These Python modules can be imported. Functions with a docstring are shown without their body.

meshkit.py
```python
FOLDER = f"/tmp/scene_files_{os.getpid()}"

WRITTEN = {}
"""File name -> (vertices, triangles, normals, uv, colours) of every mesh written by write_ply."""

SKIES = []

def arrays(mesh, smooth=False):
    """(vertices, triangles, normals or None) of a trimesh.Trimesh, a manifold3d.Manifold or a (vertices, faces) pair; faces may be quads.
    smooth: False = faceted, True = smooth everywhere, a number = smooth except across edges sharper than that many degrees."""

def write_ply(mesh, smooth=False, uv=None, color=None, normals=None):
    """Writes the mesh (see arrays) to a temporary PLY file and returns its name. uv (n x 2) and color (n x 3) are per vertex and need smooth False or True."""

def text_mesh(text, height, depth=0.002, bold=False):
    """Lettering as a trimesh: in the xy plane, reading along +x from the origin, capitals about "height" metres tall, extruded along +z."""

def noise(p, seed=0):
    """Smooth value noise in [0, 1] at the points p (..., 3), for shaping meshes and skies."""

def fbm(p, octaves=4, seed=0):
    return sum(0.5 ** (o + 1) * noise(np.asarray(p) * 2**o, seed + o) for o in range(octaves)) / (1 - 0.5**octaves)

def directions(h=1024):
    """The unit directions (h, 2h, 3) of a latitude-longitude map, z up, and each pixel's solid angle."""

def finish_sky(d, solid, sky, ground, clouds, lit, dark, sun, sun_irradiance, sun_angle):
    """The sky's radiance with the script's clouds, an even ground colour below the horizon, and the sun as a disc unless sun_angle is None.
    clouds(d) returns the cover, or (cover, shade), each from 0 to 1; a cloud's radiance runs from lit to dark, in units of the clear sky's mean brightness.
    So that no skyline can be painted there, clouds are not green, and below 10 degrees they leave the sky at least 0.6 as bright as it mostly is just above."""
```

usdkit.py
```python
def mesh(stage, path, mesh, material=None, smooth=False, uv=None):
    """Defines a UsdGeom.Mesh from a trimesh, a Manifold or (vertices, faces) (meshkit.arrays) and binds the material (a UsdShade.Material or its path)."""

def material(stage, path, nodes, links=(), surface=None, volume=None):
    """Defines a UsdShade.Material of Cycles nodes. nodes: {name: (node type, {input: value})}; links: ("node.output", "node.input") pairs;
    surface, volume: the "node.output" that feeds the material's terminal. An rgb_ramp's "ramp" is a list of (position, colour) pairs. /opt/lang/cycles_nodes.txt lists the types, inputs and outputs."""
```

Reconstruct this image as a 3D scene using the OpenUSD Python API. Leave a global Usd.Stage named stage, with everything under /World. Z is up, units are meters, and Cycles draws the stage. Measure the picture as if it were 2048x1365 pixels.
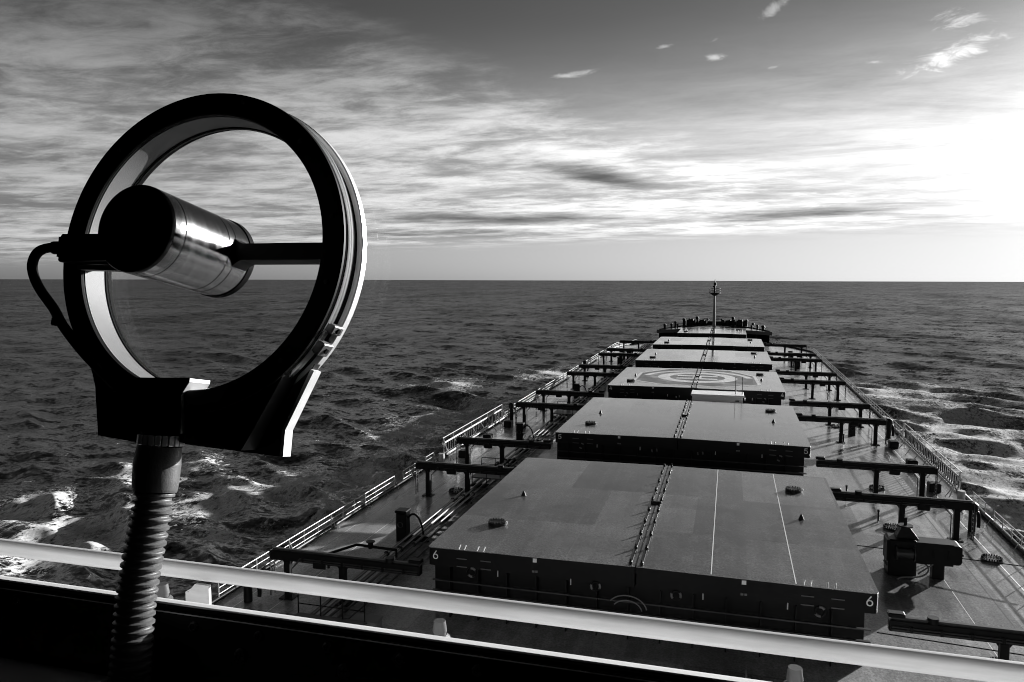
import math, random
import numpy as np, trimesh
from shapely.geometry import Polygon, Point, box as sbox
from shapely import union_all
from pxr import Usd, UsdGeom, UsdLux, UsdShade, Gf, Sdf, Vt
import usdkit, meshkit

random.seed(7); RNG = np.random.default_rng(7)
stage = Usd.Stage.CreateInMemory()
UsdGeom.SetStageUpAxis(stage, UsdGeom.Tokens.z); UsdGeom.SetStageMetersPerUnit(stage, 1.0)
UsdGeom.Xform.Define(stage, '/World'); UsdGeom.Scope.Define(stage, '/World/Looks')

# ------------------------------------------------------------------ frame: ship axes (x starboard, y bow, z above main deck) -> world
DECK = 7.0                       # main deck above the sea
TRIM = math.radians(0.40)        # the bow rides a little high
ct, st_ = math.cos(TRIM), math.sin(TRIM)
W = np.array([[1, 0, 0, 0], [0, ct, -st_, 0], [0, st_, ct, DECK], [0, 0, 0, 1.0]])
def ship(p): return (W @ np.array([*p, 1.0]))[:3]
def gf(m): return Gf.Matrix4d(*[float(v) for v in np.asarray(m).T.ravel()])
def T(x, y, z): m = np.eye(4); m[:3, 3] = x, y, z; return m
def RZ(a): return trimesh.transformations.rotation_matrix(a, [0, 0, 1])

# ------------------------------------------------------------------ camera
YAW, PITCH, ROLL = 0.276611, -0.087451, 0.000744
EYE = np.array([4.1, 0.0, 18.0])
f_ = np.array([-math.sin(YAW) * math.cos(PITCH), math.cos(YAW) * math.cos(PITCH), math.sin(PITCH)])
r_ = np.array([math.cos(YAW), math.sin(YAW), 0]); u_ = np.cross(r_, f_)
r2, u2 = math.cos(ROLL) * r_ + math.sin(ROLL) * u_, -math.sin(ROLL) * r_ + math.cos(ROLL) * u_
cm = np.eye(4); cm[:3, 0], cm[:3, 1], cm[:3, 2], cm[:3, 3] = r2, u2, -f_, EYE
cam = UsdGeom.Camera.Define(stage, '/World/Camera')
cam.AddTransformOp().Set(gf(W @ cm))
cam.CreateHorizontalApertureAttr(36.0); cam.CreateVerticalApertureAttr(36.0 * 682 / 1024)
cam.CreateFocalLengthAttr(36.0 * 1535.4 / 2048); cam.CreateClippingRangeAttr(Gf.Vec2f(0.05, 60000))
cam.CreateExposureAttr(1.5)

# ------------------------------------------------------------------ sun and sky
SUN_AZ, SUN_EL = math.radians(36.0), math.radians(10.5)
sd = np.array([math.sin(SUN_AZ) * math.cos(SUN_EL), math.cos(SUN_AZ) * math.cos(SUN_EL), math.sin(SUN_EL)])
sun = UsdLux.DistantLight.Define(stage, '/World/Sun')
zx = sd; xx = np.cross([0, 0, 1.0], zx); xx /= np.linalg.norm(xx); yx = np.cross(zx, xx)
sm = np.eye(4); sm[:3, 0], sm[:3, 1], sm[:3, 2] = xx, yx, zx
sun.AddTransformOp().Set(gf(sm))
sun.CreateIntensityAttr(1.25); sun.CreateAngleAttr(0.53); sun.CreateNormalizeAttr(True); sun.CreateColorAttr(Gf.Vec3f(1, 1, 1))
SKY_STRENGTH = 0.05

class G:
    """A little graph writer: every call adds a node and returns its output's name."""
    def __init__(s): s.n, s.l, s.k = {}, [], 0
    def node(s, kind, out, **inp):
        s.k += 1; name = f'{kind}_{s.k}'; vals = {}
        for k, v in inp.items():
            if isinstance(v, str) and '.' in v: s.l.append((v, f'{name}.{k}'))
            else: vals[k] = v
        s.n[name] = (kind, vals); return f'{name}.{out}'
    def m(s, op, a, b=0.0, c=0.0): return s.node('math', 'value', math_type=op, value1=a, value2=b, value3=c)
    def add(s, a, b): return s.m('add', a, b)
    def mul(s, a, b): return s.m('multiply', a, b)
    def sub(s, a, b): return s.m('subtract', a, b)
    def ss(s, x, lo, hi): return s.node('map_range', 'result', range_type='smoothstep', value=x, from_min=lo, from_max=hi, to_min=0.0, to_max=1.0, clamp=True)
    def mr(s, x, a, b, c, d): return s.node('map_range', 'result', range_type='linear', value=x, from_min=a, from_max=b, to_min=c, to_max=d, clamp=True)
    def xyz(s, x, y, z): return s.node('combine_xyz', 'vector', x=x, y=y, z=z)
    def noise(s, v, scale, detail=4.0, rough=0.55, dist=0.0): return s.node('noise_texture', 'fac', vector=v, scale=scale, detail=detail, roughness=rough, distortion=dist)
    def mapping(s, v, scale, loc=(0, 0, 0), rot=(0, 0, 0)): return s.node('mapping', 'vector', vector=v, scale=scale, location=loc, rotation=rot)
    def mixf(s, f, a, b): return s.node('mix_float', 'result', fac=f, a=a, b=b)
    def gauss(s, x, y, cx, cy, rx, ry, slope=0.0):
        dx = s.sub(x, cx); dy = s.sub(s.sub(y, cy), s.mul(dx, slope))
        q = s.add(s.m('power', s.m('absolute', s.mul(dx, 1 / rx)), 2.0), s.m('power', s.m('absolute', s.mul(dy, 1 / ry)), 2.0))
        return s.m('exponent', s.mul(q, -1.0))
    def out(s, path, surface=None, volume=None): return usdkit.material(stage, path, s.n, s.l, surface=surface, volume=volume)

g = G()
dirv = g.node('texture_coordinate', 'generated')
sep = g.k; dx_ = g.node('separate_xyz', 'x', vector=dirv); nm = dx_.split('.')[0]; dy_, dz_ = nm + '.y', nm + '.z'
sky = g.node('sky_texture', 'color', sky_type='single_scattering', sun_disc=False, sun_elevation=SUN_EL, sun_rotation=SUN_AZ, altitude=20.0, air_density=1.0, aerosol_density=1.0, ozone_density=1.0)
skr = g.node('separate_color', 'r', color=sky)             # black and white film behind a red filter
skr = g.m('divide', skr, g.add(1.0, g.mul(skr, 0.19)))    # tone curve holding down the brightest sky near the sun
ax = g.m('divide', dx_, g.m('maximum', dy_, 0.15)); el = dz_
pz = g.add(g.m('maximum', el, 0.0), 0.045)
px, py = g.m('divide', dx_, pz), g.m('divide', dy_, pz)
P = g.xyz(px, py, 0.0)
Pm = g.mapping(P, (0.75, 1.15, 1), rot=(0, 0, 0.35))
n1 = g.noise(Pm, 1.7, 7.0, 0.62, 0.35)
n2 = g.noise(g.mapping(P, (0.9, 1.5, 1), (3.1, 7.7, 0), (0, 0, 0.25)), 3.6, 8.0, 0.7, 0.5)
n3 = g.noise(g.mapping(P, (0.35, 0.7, 1), (9.1, 2.7, 0), (0, 0, 0.3)), 0.8, 3.0, 0.5, 0.4)
n4 = g.noise(g.mapping(P, (0.8, 1.0, 1), (1.3, 4.1, 0), (0, 0, 0.35)), 0.75, 3.0, 0.5, 0.3)
wob = g.mul(g.sub(n1, 0.5), 0.10)
# the cloud sheet: under the diagonal edge, above its far rim near the horizon
top = g.sub(g.sub(g.add(0.155, g.mul(ax, -0.33)), el), g.mul(wob, -1.0))
sheet = g.mul(g.ss(top, -0.015, 0.06), g.ss(g.sub(g.add(el, g.mul(wob, 0.10)), g.add(0.052, g.mul(ax, 0.035))), -0.005, 0.02))
veil = g.mul(g.ss(g.add(el, g.mul(wob, 0.8)), 0.38, 0.10), g.ss(el, 0.05, 0.085))      # thin bright veil on the sunward side
veil = g.mul(veil, g.ss(ax, -0.55, 0.25))
tex = g.add(g.add(g.mul(n1, 0.45), g.mul(n2, 0.27)), g.mul(n4, 0.28))
lit = g.ss(tex, 0.38, 0.62)
dens = g.mul(sheet, g.mr(tex, 0.32, 0.5, 0.45, 1.0))
streak = g.noise(g.xyz(g.mul(ax, 2.2), g.mul(el, 26.0), 0.0), 1.3, 6.0, 0.6, 0.3)
dark = g.m('maximum', g.gauss(ax, el, 0.075, 0.078, 0.11, 0.0065, 0.02), g.gauss(ax, el, -0.172, 0.130, 0.07, 0.010, -0.16))
dark = g.m('maximum', dark, g.mul(g.gauss(ax, el, -0.25, 0.077, 0.24, 0.006, -0.005), 0.75))
dark = g.m('maximum', dark, g.mul(g.gauss(ax, el, -0.43, 0.057, 0.2, 0.004, 0.01), 0.7))
dark = g.mul(dark, g.mr(streak, 0.35, 0.55, 0.5, 1.3))
wis = None
for cx, cy, rx, ry, sl in ((-0.024, 0.263, 0.013, 0.0045, 0.05), (0.042, 0.247, 0.015, 0.0035, 0.1), (-0.027, 0.281, 0.009, 0.003, 0.3), (0.245, 0.275, 0.034, 0.009, -0.05), (0.239, 0.243, 0.052, 0.013, 0.25), (-0.207, 0.25, 0.03, 0.0045, 0.1), (-0.089, 0.277, 0.012, 0.0025, 0.1), (0.155, 0.243, 0.012, 0.0025, 0), (0.043, 0.309, 0.02, 0.008, 0.5)):
    q = g.gauss(ax, el, cx, cy, rx, ry, sl); wis = q if wis is None else g.m('maximum', wis, q)
wn = g.noise(g.xyz(g.mul(ax, 26.0), g.mul(el, 70.0), 0.0), 1.0, 8.0, 0.66, 0.9)
wis = g.mul(g.ss(g.add(wis, g.mul(g.sub(wn, 0.52), 2.6)), 0.3, 1.35), g.ss(wis, 0.02, 0.35))
# luminances as multiples of the clear sky's own
prof_ = g.mul(g.mixf(g.ss(el, 0.33, 0.13), 0.86, 2.4), g.mr(el, 0.33, 0.9, 1.0, 0.25))  # unseen sky overhead darkened to cut the fill on the deck
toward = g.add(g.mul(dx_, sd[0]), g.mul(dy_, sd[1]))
prof_ = g.mul(prof_, g.mr(toward, -1.0, 0.95, 0.22, 1.0))  # sky away from the sun dimmed, on behind the eye, to lower the fill
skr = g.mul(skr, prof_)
base = skr
cl = g.mul(g.mul(skr, g.mixf(g.ss(el, 0.10, 0.2), 1.0, 1.35)), g.add(g.mixf(lit, 0.42, 1.95), g.mul(n3, 0.45)))
lum = g.mixf(g.mul(dens, 0.95), base, cl)
lum = g.add(lum, g.mul(g.mul(veil, skr), g.mr(g.add(n3, g.mul(n2, 0.6)), 0.55, 1.0, 0.15, 1.1)))
n5 = g.noise(g.mapping(P, (0.5, 1.0, 1), (5.3, 0.7, 0), (0, 0, 0.5)), 1.1, 8.0, 0.66, 0.5)
lum = g.mul(lum, g.mixf(g.mul(g.ss(ax, -0.45, 0.15), g.mul(g.ss(el, 0.30, 0.18), g.ss(el, 0.04, 0.075))), 1.0, g.mr(n5, 0.34, 0.62, 0.62, 1.05)))
lum = g.mul(lum, g.sub(1.0, g.mul(g.m('minimum', dark, 1.0), 0.72)))
lum = g.add(lum, g.mul(wis, g.mul(skr, 1.9)))
sdot = g.node('vector_math', 'value', math_type='dot_product', vector1=dirv, vector2=tuple(sd))
lum = g.add(lum, g.mul(g.m('power', g.m('maximum', sdot, 0.0), 80.0), 70.0))       # added glow like thin cloud round the unseen sun, to brighten sea and deck
lum = g.mul(lum, 0.707)
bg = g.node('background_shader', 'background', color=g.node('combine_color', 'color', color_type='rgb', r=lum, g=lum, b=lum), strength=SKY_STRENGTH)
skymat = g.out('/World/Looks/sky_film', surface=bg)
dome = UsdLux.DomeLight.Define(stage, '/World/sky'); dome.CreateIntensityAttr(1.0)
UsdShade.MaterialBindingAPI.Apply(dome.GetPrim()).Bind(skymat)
dome.GetPrim().SetCustomDataByKey('kind', 'structure')

# ------------------------------------------------------------------ materials (a monochrome picture: greys)
MAT = {}
def mat(name, v, rough=0.5, metal=0.0, spec=0.5, var=0.0, vscale=3.0, bump=0.0, bscale=40.0, rvar=0.0, coat=0.0, stretch=(1, 1, 1), aniso=0.0):
    h = G(); co = h.mapping(h.node('texture_coordinate', 'object'), stretch)
    inp = dict(roughness=rough, metallic=metal, specular_ior_level=spec, coat_weight=coat, anisotropic=aniso)
    if var or rvar:
        n = h.noise(co, vscale, 6.0, 0.62)
        if var:
            c = h.mr(n, 0.25, 0.75, v * (1 - var), v * (1 + var)); inp['base_color'] = h.node('combine_color', 'color', color_type='rgb', r=c, g=c, b=c)
        if rvar: inp['roughness'] = h.mr(h.noise(co, vscale * 0.6, 5.0, 0.6, 0.5), 0.3, 0.7, rough - rvar, rough + rvar)
    if 'base_color' not in inp: inp['base_color'] = (v, v, v)
    if bump: inp['normal'] = h.node('bump', 'normal', height=h.noise(co, bscale, 4.0, 0.6), strength=bump, distance=0.01)
    MAT[name] = h.out('/World/Looks/' + name, surface=h.node('principled_bsdf', 'BSDF', **inp)); return MAT[name]
mat('black_plastic', 0.006, 0.55, spec=0.25, var=0.3, vscale=30)
mat('black_rubber', 0.004, 0.75, spec=0.06, var=0.3, vscale=40)
mat('grey_hose', 0.07, 0.45, spec=0.35, var=0.15, vscale=60, bump=0.1, bscale=400)
mat('bead_metal', 0.6, 0.35, metal=0.6); mat('satin_metal', 0.15, 0.55, metal=0.0, spec=0.3, var=0.10, vscale=30, bump=0.12, bscale=700)
mat('bright_metal', 0.75, 0.3, metal=0.5, var=0.08, vscale=40)
mat('motor_steel', 0.36, 0.13, metal=1.0, var=0.12, vscale=14, rvar=0.05, bump=0.03, bscale=300, stretch=(1, 8, 1))
mat('white_paint', 0.78, 0.4, var=0.05, vscale=9, bump=0.05, bscale=60)
h = G(); co = h.node('texture_coordinate', 'object')
ch = h.mul(h.ss(h.noise(co, 22.0, 5.0, 0.7), 0.69, 0.73), h.ss(h.noise(co, 1.3, 3.0, 0.5), 0.45, 0.6)); dr = h.noise(h.mapping(co, (0.5, 6, 6)), 3.0, 5.0, 0.65)
c = h.mixf(ch, h.mr(dr, 0.3, 0.7, 0.38, 0.6), 0.12)
MAT['rail_white'] = h.out('/World/Looks/rail_white', surface=h.node('principled_bsdf', 'BSDF', base_color=h.node('combine_color', 'color', color_type='rgb', r=c, g=c, b=c), roughness=0.45, normal=h.node('bump', 'normal', height=h.noise(co, 60.0, 5.0, 0.6), strength=0.12, distance=0.004)))
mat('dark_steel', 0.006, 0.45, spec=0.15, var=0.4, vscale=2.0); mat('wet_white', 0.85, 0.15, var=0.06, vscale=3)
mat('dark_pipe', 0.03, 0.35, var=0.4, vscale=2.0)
mat('wall_pale', 0.42, 0.5, var=0.1, vscale=2); mat('mark_white', 0.75, 0.5, var=0.15, vscale=6)
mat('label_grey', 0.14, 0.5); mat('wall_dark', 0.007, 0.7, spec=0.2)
def plate_paint(name, v, ior, r0, r1, wear, scale=0.35):
    """Deck or hatch paint: rolled-on coats of slightly different tone, streaks of salt and wet, faint scuffs."""
    h = G(); co = h.node('geometry', 'position')
    n = h.noise(co, scale, 7.0, 0.65, 0.4); s = h.noise(h.mapping(co, (1.6, 0.12, 1)), 1.0, 5.0, 0.65)
    fine = h.noise(co, 9.0, 5.0, 0.7)
    pl = h.node('separate_color', 'r', color=h.node('brick_texture', 'color', vector=h.mapping(co, (1, 1, 1), (0.3, 1.7, 0)), color1=(0.68,) * 3, color2=(1.28,) * 3, mortar=(1.0,) * 3, scale=1.0, mortar_size=0.0, brick_width=5.5, row_height=7.3, bias=0.0))
    k = h.mul(h.add(h.mr(n, 0.25, 0.75, 0.75, 1.25), h.mul(h.sub(s, 0.5), 0.5)), h.mr(fine, 0.25, 0.75, 0.6, 1.4))
    c = h.m('maximum', h.mul(h.mul(k, pl), v), 0.003)
    wr = h.mul(h.ss(h.noise(h.mapping(co, (3.0, 0.5, 1)), 1.7, 6.0, 0.7), 0.62, 0.75), wear)
    c = h.add(c, h.mul(wr, 0.08))
    ro = h.m('maximum', h.add(h.mr(h.add(h.mul(n, 0.6), h.mul(s, 0.4)), 0.32, 0.68, r0, r1), h.add(h.mul(h.sub(pl, 1.0), 0.18), h.mul(h.sub(fine, 0.5), 0.34))), 0.04)
    b = h.node('bump', 'normal', height=h.add(h.noise(co, 1.1, 5.0, 0.6), h.mul(fine, 0.12)), strength=0.12, distance=0.02)
    MAT[name] = h.out('/World/Looks/' + name, surface=h.node('principled_bsdf', 'BSDF', base_color=h.node('combine_color', 'color', color_type='rgb', r=c, g=c, b=c), roughness=ro, ior=ior, specular_ior_level=0.5, normal=b))
mat('field_dark', 0.03, 0.3, spec=0.7, var=0.6, vscale=0.6, rvar=0.12); mat('mark_worn', 0.55, 0.22, var=0.4, vscale=0.9)
plate_paint('deck_paint', 0.24, 2.2, 0.08, 0.34, 0.4, 0.3)
plate_paint('hatch_paint', 0.10, 2.9, 0.09, 0.20, 0.12, 0.35)
h = G()     # window glass: clear, with a thin reflection
gl = h.node('mix_closure', 'closure', fac=h.add(0.004, h.mul(h.m('power', h.node('layer_weight', 'facing', blend=0.5), 5.0), 0.9)), closure1=h.node('transparent_bsdf', 'BSDF', color=(0.95, 0.95, 0.95)), closure2=h.node('glossy_bsdf', 'BSDF', color=(0.9, 0.9, 0.9), roughness=0.0))
MAT['glass'] = h.out('/World/Looks/glass', surface=gl)

# ------------------------------------------------------------------ object helpers
used = {}
def numbered(parent, name):
    k = used.get((parent, name), 0); used[(parent, name)] = k + 1
    return f'{parent}/{name}' + (f'_{k:03d}' if k else '')
def tag(prim, label=None, cat=None, group=None, kind=None):
    for k, v in (('label', label), ('category', cat), ('group', group), ('kind', kind)):
        if v: prim.SetCustomDataByKey(k, v)
def thing(name, label, cat, base=(0, 0, 0), rot=0.0, group=None):
    path = numbered('/World', name); x = UsdGeom.Xform.Define(stage, path)
    x.AddTransformOp().Set(gf(W @ T(*base) @ RZ(rot))); tag(x.GetPrim(), label, cat, group); return path
def part(parent, name, mesh, m, label=None, smooth=False, kind=None):
    path = numbered(parent, name); q = usdkit.mesh(stage, path, mesh, MAT[m], smooth=smooth); tag(q.GetPrim(), label, kind=kind); return path
def solo(name, mesh, m, label, cat, base=(0, 0, 0), group=None, smooth=False, kind=None):
    path = numbered('/World', name); q = usdkit.mesh(stage, path, mesh, MAT[m], smooth=smooth)
    UsdGeom.Xformable(q).AddTransformOp().Set(gf(W @ T(*base))); tag(q.GetPrim(), label, cat, group, kind); return path
def copy_of(proto, label, base, rot=0.0, group=None, cat=None):
    name = proto.split('/')[-1].rstrip('0123456789').rstrip('_'); path = numbered('/World', name)
    x = UsdGeom.Xform.Define(stage, path); x.GetPrim().GetReferences().AddInternalReference(proto)
    src = stage.GetPrimAtPath(proto).GetCustomData()
    x.ClearXformOpOrder(); x.MakeMatrixXform().Set(gf(W @ T(*base) @ RZ(rot)))
    tag(x.GetPrim(), label, cat or src['category'], group or src.get('group')); x.GetPrim().SetInstanceable(True); return path
cat_ = trimesh.util.concatenate
def bx(x0, x1, y0, y1, z0, z1):
    b = trimesh.creation.box(extents=(x1 - x0, y1 - y0, z1 - z0)); b.apply_translation(((x0 + x1) / 2, (y0 + y1) / 2, (z0 + z1) / 2)); return b
def cbx(x0, x1, y0, y1, z0, z1, c=0.02):
    """A box with chamfered edges (hull of three crossed boxes)."""
    pts = []
    for X in (0, 1):
        for Y in (0, 1):
            for Z in (0, 1):
                x, y, z = (x0, x1)[X], (y0, y1)[Y], (z0, z1)[Z]; sx, sy, sz = (1, -1)[X] * c, (1, -1)[Y] * c, (1, -1)[Z] * c
                pts += [(x + sx, y + sy, z), (x + sx, y, z + sz), (x, y + sy, z + sz)]
    return trimesh.convex.convex_hull(np.array(pts))
def bar(a, b, r, n=8, caps=True):
    a, b = np.asarray(a, float), np.asarray(b, float)
    return trimesh.creation.cylinder(radius=r, segment=(a, b), sections=n)
def cyl(x, y, z0, z1, r, n=20, r2=None):
    if r2 is None: return bar((x, y, z0), (x, y, z1), r, n)
    m = trimesh.creation.revolve([(0, z0), (r, z0), (r2, z1), (0, z1)], sections=n); m.apply_translation((x, y, 0)); return m
def tube(pts, r, n=10, closed=False):
    """A round tube along a polyline; r may vary by point."""
    p = np.asarray(pts, float); m = len(p); rr = np.broadcast_to(r, m)
    t = np.gradient(p, axis=0) if not closed else np.roll(p, -1, 0) - np.roll(p, 1, 0)
    t /= np.linalg.norm(t, axis=1, keepdims=True)
    ref = np.array([0, 0, 1.0]) if abs(t[0][2]) < 0.9 else np.array([1.0, 0, 0]); N = []
    nvec = np.cross(t[0], ref); nvec /= np.linalg.norm(nvec)
    for k in range(m):
        nvec = nvec - t[k] * (nvec @ t[k]); nvec /= np.linalg.norm(nvec); N.append(nvec)
    N = np.array(N); B = np.cross(t, N); a = np.linspace(0, 2 * np.pi, n, endpoint=False)
    v = (p[:, None] + rr[:, None, None] * (np.cos(a)[None, :, None] * N[:, None] + np.sin(a)[None, :, None] * B[:, None])).reshape(-1, 3)
    f = []
    for k in range(m if closed else m - 1):
        k2 = (k + 1) % m
        for j in range(n):
            j2 = (j + 1) % n; f += [(k * n + j, k2 * n + j, k2 * n + j2), (k * n + j, k2 * n + j2, k * n + j2)]
    v = list(v)
    if not closed:
        for base, cpt, flip in ((0, p[0], 1), ((m - 1) * n, p[-1], 0)):
            v.append(cpt); c = len(v) - 1
            for j in range(n):
                j2 = (j + 1) % n; f.append((c, base + j, base + j2) if flip else (c, base + j2, base + j))
    q = trimesh.Trimesh(np.array(v), np.array(f), process=False); q.fix_normals(); return q
def spline(pts, n=40):
    from scipy.interpolate import CubicSpline
    p = np.asarray(pts, float); s = np.r_[0, np.cumsum(np.linalg.norm(np.diff(p, axis=0), axis=1))]
    return CubicSpline(s, p)(np.linspace(0, s[-1], n))
def rev(profile, n=96):
    """Revolved about +z."""
    return trimesh.creation.revolve(np.array(profile), sections=n)
def extr(poly, d): return cat_([trimesh.creation.extrude_polygon(q, d, engine='earcut') for q in getattr(poly, 'geoms', [poly]) if q.area > 1e-6])
def place(m, M): m = m.copy(); m.apply_transform(M); return m

# ------------------------------------------------------------------ the sea: one sheet to the horizon, finer where the waves are near the ship
def make_sea():
    k = np.array([0.0]); NR, NA = 760, 1150
    r = 16 * np.exp(np.linspace(0, math.log(14000 / 16), NR)); a = np.linspace(math.radians(-58), math.radians(34), NA)
    R_, A_ = np.meshgrid(r, a, indexing='ij'); X = 4 + R_ * np.sin(A_); Y = R_ * np.cos(A_)
    g_ = np.random.default_rng(11); Z = np.zeros_like(X); DX = np.zeros_like(X); DY = np.zeros_like(X); J = np.zeros_like(X)
    cell = R_ * 0.009
    for lam in np.geomspace(2.2, 75, 64):
        kk = 2 * math.pi / lam; th = math.radians(205) + g_.normal(0, 0.42) * (1.15 if lam < 12 else 0.6); ph = g_.uniform(0, 2 * math.pi)
        amp = 0.066 / kk * (1.0 if lam < 11 else (11 / lam) ** 1.55); cx, cy = math.sin(th), math.cos(th)
        w = np.clip((lam / cell - 2.0) / 3.0, 0, 1)
        p = kk * (cx * X + cy * Y) + ph; c, s = np.cos(p), np.sin(p)
        Z += w * amp * c; DX -= w * amp * 0.85 * cx * s; DY -= w * amp * 0.85 * cy * s; J += w * amp * kk * c
    grp = meshkit.fbm(np.stack([X / 45, Y / 45, X * 0], -1), 3, 5)
    env = 0.7 + 0.6 * grp; Z *= env
    patches = ((-69, 64, 7), (-59, 60, 7), (-66, 82, 8), (-50, 75, 9), (-46, 81, 8), (-42, 87, 8), (-54, 56, 6), (-43, 63, 4), (-46, 112, 9), (-45, 126, 11), (-43, 143, 10), (-37, 152, 9), (-33, 130, 6),
               (-40, 196, 12), (-60, 168, 10), (34, 181, 13), (40, 141, 10), (46, 152, 9), (42, 123, 9), (37, 100, 8), (34, 107, 9), (34, 91, 7), (47, 191, 9), (30, 150, 9), (31, 125, 8), (29, 75, 6), (-30, 100, 5), (33, 64, 6), (32, 55, 5))
    F = np.zeros_like(X)
    for x, y, s in patches:
        F = np.maximum(F, np.exp(-(((X - x) / (s * (0.75 if x < 0 else 1.0))) ** 2 + ((Y - y) / (s * (1.35 if x < 0 else 1.7))) ** 2)))  # foam patches; right-hand ones enlarged to brighten the sunward water
    wash = np.exp(-((np.abs(X) - 35) / 6.0) ** 2) * np.clip((Y - 35) / 25, 0, 1) * np.clip((215 - Y) / 30, 0, 1)
    F = np.maximum(F, 0.85 * wash * np.clip(0.25 + 1.5 * meshkit.fbm(np.stack([X / 9, Y / 16, X * 0], -1), 3, 21) - 0.35, 0, 1))
    lace = meshkit.fbm(np.stack([X / 14, Y / 26, X * 0], -1), 3, 33)
    F = np.maximum(F, 0.78 * np.clip(lace * 2.2 - 0.55, 0, 1) * np.clip((X - 24) / 5, 0, 1) * np.clip((78 - X) / 30, 0, 1) * np.clip((Y - 40) / 20, 0, 1) * np.clip((240 - Y) / 60, 0, 1))  # added foam lace on the sunward side, standing in for sun glare
    F = np.maximum(F, 0.88 * np.clip(lace * 2.2 - 0.5, 0, 1) * np.clip((-X - 26) / 5, 0, 1) * np.clip((66 + X) / 25, 0, 1) * np.clip((Y - 40) / 20, 0, 1) * np.clip((190 - Y) / 40, 0, 1))
    cap = np.clip((J * env - 0.62) / 0.35, 0, 1) * np.clip((grp - 0.42) * 4, 0, 1)
    F = np.clip(F * 0.9 + 0.55 * cap * np.clip(1.4 - R_ / 900, 0, 1), 0, 1)
    Z += 0.25 * F * meshkit.fbm(np.stack([X / 3, Y / 3, X * 0], -1), 3, 9)
    V = np.stack([X + DX * env, Y + DY * env, Z], -1).reshape(-1, 3)
    i = np.arange(NR - 1)[:, None] * NA + np.arange(NA - 1)[None]; i = i.ravel()
    Fc = np.stack([i, i + 1, i + NA + 1, i + NA], -1)[:, ::-1]
    q = usdkit.mesh(stage, '/World/sea', (V, Fc), None, smooth=True)
    UsdGeom.PrimvarsAPI(q).CreatePrimvar('foam', Sdf.ValueTypeNames.FloatArray, 'vertex').Set(Vt.FloatArray.FromNumpy(F.ravel().astype(np.float32)))
    h = G(); co = h.node('geometry', 'position'); fo = h.node('attribute', 'fac', attribute='foam')
    wp = h.mapping(co, (1, 0.55, 1), rot=(0, 0, 0.3))
    nA = h.noise(wp, 0.42, 9.0, 0.72, 1.6); nB = h.noise(wp, 2.6, 7.0, 0.8, 0.6)
    vo = h.node('voronoi_texture', 'distance', vector=h.mapping(co, (1, 0.6, 0.0)), feature='distance_to_edge', scale=0.8, detail=2.0, randomness=1.0)
    web = h.add(h.mul(nA, 0.52), h.mul(nB, 0.48))
    fm = h.ss(h.add(h.mul(fo, 0.58), h.mul(h.sub(web, 0.5), 2.9)), 0.32, 0.42)
    fm = h.m('minimum', h.add(fm, h.mul(h.ss(vo, 0.05, 0.0), h.mul(h.ss(fo, 0.15, 0.7), 0.35))), 1.0)
    gn = h.node('geometry', 'normal')
    def slope(scale, amt, sx=1.0, sy=1.5):
        c = h.node('noise_texture', 'color', vector=h.mapping(co, (sx, sy, 1), rot=(0, 0, 0.35)), scale=scale, detail=3.0, roughness=0.6)
        return h.node('vector_math', 'vector', math_type='multiply', vector1=h.node('vector_math', 'vector', math_type='subtract', vector1=c, vector2=(0.5, 0.5, 0.5)), vector2=(amt, amt, 0.0))
    dist_ = h.node('vector_math', 'value', math_type='length', vector1=co)
    fs = h.mul(h.ss(dist_, 60.0, 900.0), 1.9)       # the chop that the coarser far mesh cannot carry
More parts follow.
